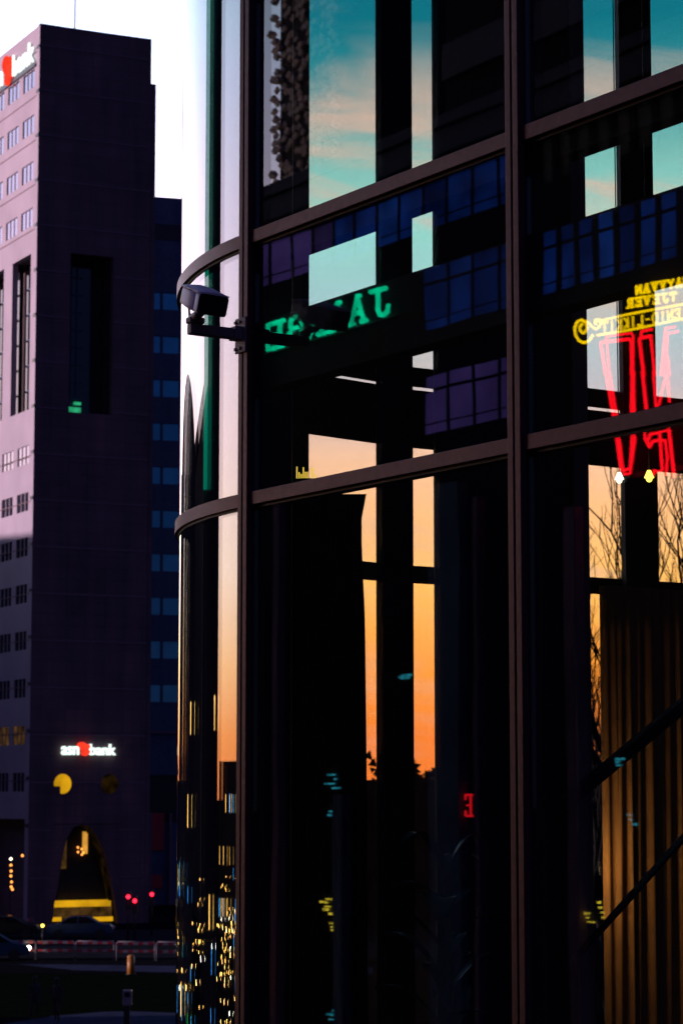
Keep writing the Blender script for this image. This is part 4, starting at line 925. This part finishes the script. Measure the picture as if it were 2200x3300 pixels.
# occluder with an open top gallery: throws the shade on the lower half of the tower's left face
ga = thing('gallery_block', 'long block with an open top gallery whose shadow falls on the tower', 'building')
gx0, gx1, gy0, gy1 = -128, -100, 140, 250
def shade(h): return h + (100 - 26) * math.tan(R_(SUN_EL))
hs1, hs0, hg = CZ + (2560 - 1695) / 45.0, CZ + (2560 - 1772) / 45.0, CZ + (2560 - 1835) / 45.0
q = MB(); q.box(gx0, gx1, gy0, gy1, 0, shade(hg)); q.build('wall', M['block'], ga); q = MB(); q.box(gx0, gx1, gy0, gy1, shade(hs0), shade(hs1)); q.build('roof', M['block'], ga)
for i in range(34):
    q = MB(); y_ = gy0 + 1 + i * 3.2; q.box(gx1 - .8, gx1 - .3, y_, y_ + rl.uniform(.3, 1.3), shade(hg), shade(hs0)); q.box(gx0 + .4, gx0 + .8, y_, y_ + .4, shade(hg), shade(hs0)); q.build('gallery_pier', M['block'], ga)
recenter(ga, (gx0, gy0, 0))
city_block('shading_slab', 'unseen dark slab block added beyond the gallery block to shade the tower', 13.5, 24.5, 215, 16, CZ + 30, M['block'], .04, seed=31)  # added out of view to keep sky glow off the lower left face
_, frg, lng = city_block('glass_high_rise', 'dark glass high rise with one green lit edge, mirrored in the curved glass', 38.2, 48.0, 72, 16, CZ + 52, M['block'], .05, seed=5)
q = MB(); q.box(-.02, 3.4, .06, .4, CZ + 10.6, CZ + 52, frg); tag(q.build('light_strip', M['e_strip']), 'green lit strip running up the edge of the dark high rise', 'light')
city_block('apartment_block', 'low dark block at the horizon beyond the high rise, mirrored in the curved glass', 49, 63, 150, 14, CZ + 2.2, M['block'], .35, seed=8, modw=2.6)
rc_ = random.Random(9)
for i in range(26):
    be = rc_.choice((13, 16.5, 20, 22, 28, 31, 44, 45, 56, 57, 61, 62.5)) + rc_.uniform(-.4, .4); di = rc_.uniform(60, 76) if be < 48 else rc_.uniform(70, 110)
    h0 = rc_.uniform(.5, 6.5); h1 = h0 + rc_.uniform(.3, 1.3); mt = 'e_blue' if rc_.random() < .72 else rc_.choice(('e_greenl', 'e_yel2', 'e_cyan'))
    p = pol(be, di); q = MB(); q.box(p.x - .07, p.x + .07, p.y - .07, p.y + .07, h0, h1); o = q.build('light_totem', M[mt]); f_ = MB(); f_.box(p.x - .1, p.x + .1, p.y - .1, p.y + .1, 0, h0 - .01); f_.build('plinth', M['metal'], o); tag(o, 'tall slim coloured light column mirrored as a streak in the curved glass', 'light', 'light columns in the square')
def street_lamp(mt):
    o = thing('street_lamp', '', 'lamp'); q = MB(); q.cyl((0, 0, 0), (0, 0, 1), .05, .04, 8); q.build('post', M['metal'], o); q = MB(); q.ball((0, 0, 1.03), .095, 8, 6); q.build('lantern', mt, o); return o
protos = [street_lamp(M['e_street']), street_lamp(M['e_streetw'])]; used = [False, False]; rs = random.Random(21)
for i in range(230):
    k = 1 if rs.random() < .13 else 0; o = protos[k] if not used[k] else dup(protos[k]); used[k] = True
    be = rs.uniform(13, 64) if i % 3 else rs.uniform(50, 64); di = rs.uniform(62, 150); p = pol(be, di); o.location = p; hgt = rs.choice((.8, 1.0, 1.3, 3.2, 4.0)); o.scale = (1, 1, 1); o.location.z = hgt - 1
    tag(o, 'small lamp on the square, mirrored as a spark in the curved glass', 'lamp', 'lamps on the square mirrored in the curved glass')

# ================================================================== trees beyond the building
def bare_tree(px, Yd, H_, lean, seed, label):
    rn = random.Random(seed); base = at_y(px, 2560, Yd); base.z = 0; o = thing('bare_tree', label, 'tree', 'bare trees beyond the building'); tk = MB(); cr = MB()
    def grow(p, d, ln, r, dep):
        n = 3; pts = [p]
        for i in range(n):
            d = (d + Vector((rn.uniform(-.16, .16), rn.uniform(-.16, .16), rn.uniform(-.03, .12)))).normalized(); pts.append(pts[-1] + d * (ln / n))
        mb = tk if dep < 2 else cr
        for i in range(n): mb.cyl(pts[i], pts[i + 1], r * (1 - .12 * i), r * (1 - .12 * (i + 1)), 6 if dep < 4 else 4, False)
        if dep >= 7 or (pts[-1].xy - base.xy).length > 3.2 + .2 * dep: return
        for k in range(3 if dep in (0, 1, 2, 4, 5) else 2):
            q_ = pts[-1] if k < 2 else pts[2]; dd = (d + Vector((rn.uniform(-.42, .42), rn.uniform(-.42, .42), rn.uniform(.0, .3)))).normalized(); grow(q_, dd, ln * rn.uniform(.62, .80), r * .60, dep + 1)
    grow(base, Vector((lean, 0, 1)).normalized(), H_ * .34, H_ * .014, 0)
    tk.build('trunk', M['bark'], o); cr.build('crown', M['bark'], o); return recenter(o, tuple(base))
bare_tree(2060, 52, 16.5, -.02, 3, 'bare winter tree seen through the right bay, nearest the pale column')
bare_tree(2190, 50, 16.5, -.01, 8, 'bare winter tree at the right edge of the picture, seen through the glass')
bare_tree(2010, 60, 12.5, -.02, 12, 'thin bare tree seen through the narrow strip left of the amber curtain')
q = MB(); rt_ = random.Random(5)
for i in range(5200):
    x = rt_.uniform(-70, 110); top = CZ + 3.2 + 1.2 * math.sin(x * .45) + .9 * math.sin(x * 1.3 + 1) + .5 * math.sin(x * 3.1); y_ = 235 + rt_.uniform(-4, 4)
    z_ = rt_.uniform(1, top) if i % 3 else top - rt_.random() ** 2 * 1.6; s_ = rt_.uniform(.25, .7); a = rt_.uniform(0, 6.28)
    q.add([(x + s_ * math.cos(a + k * 2.1), y_ + s_ * .4 * math.sin(k), z_ + s_ * math.sin(a + k * 2.1)) for k in range(3)], [(0, 1, 2)])
for i in range(60): x = -70 + i * 3.05; q.cyl((x, 236, 0), (x + .4, 236, CZ + 1), .3, .15, 6)
q.box(-70, 110, 238, 242, 0, CZ + 1.4)
o = q.build('tree_belt', M['bark']); tag(o, 'dark band of distant trees along the orange horizon', 'trees', kind='stuff')
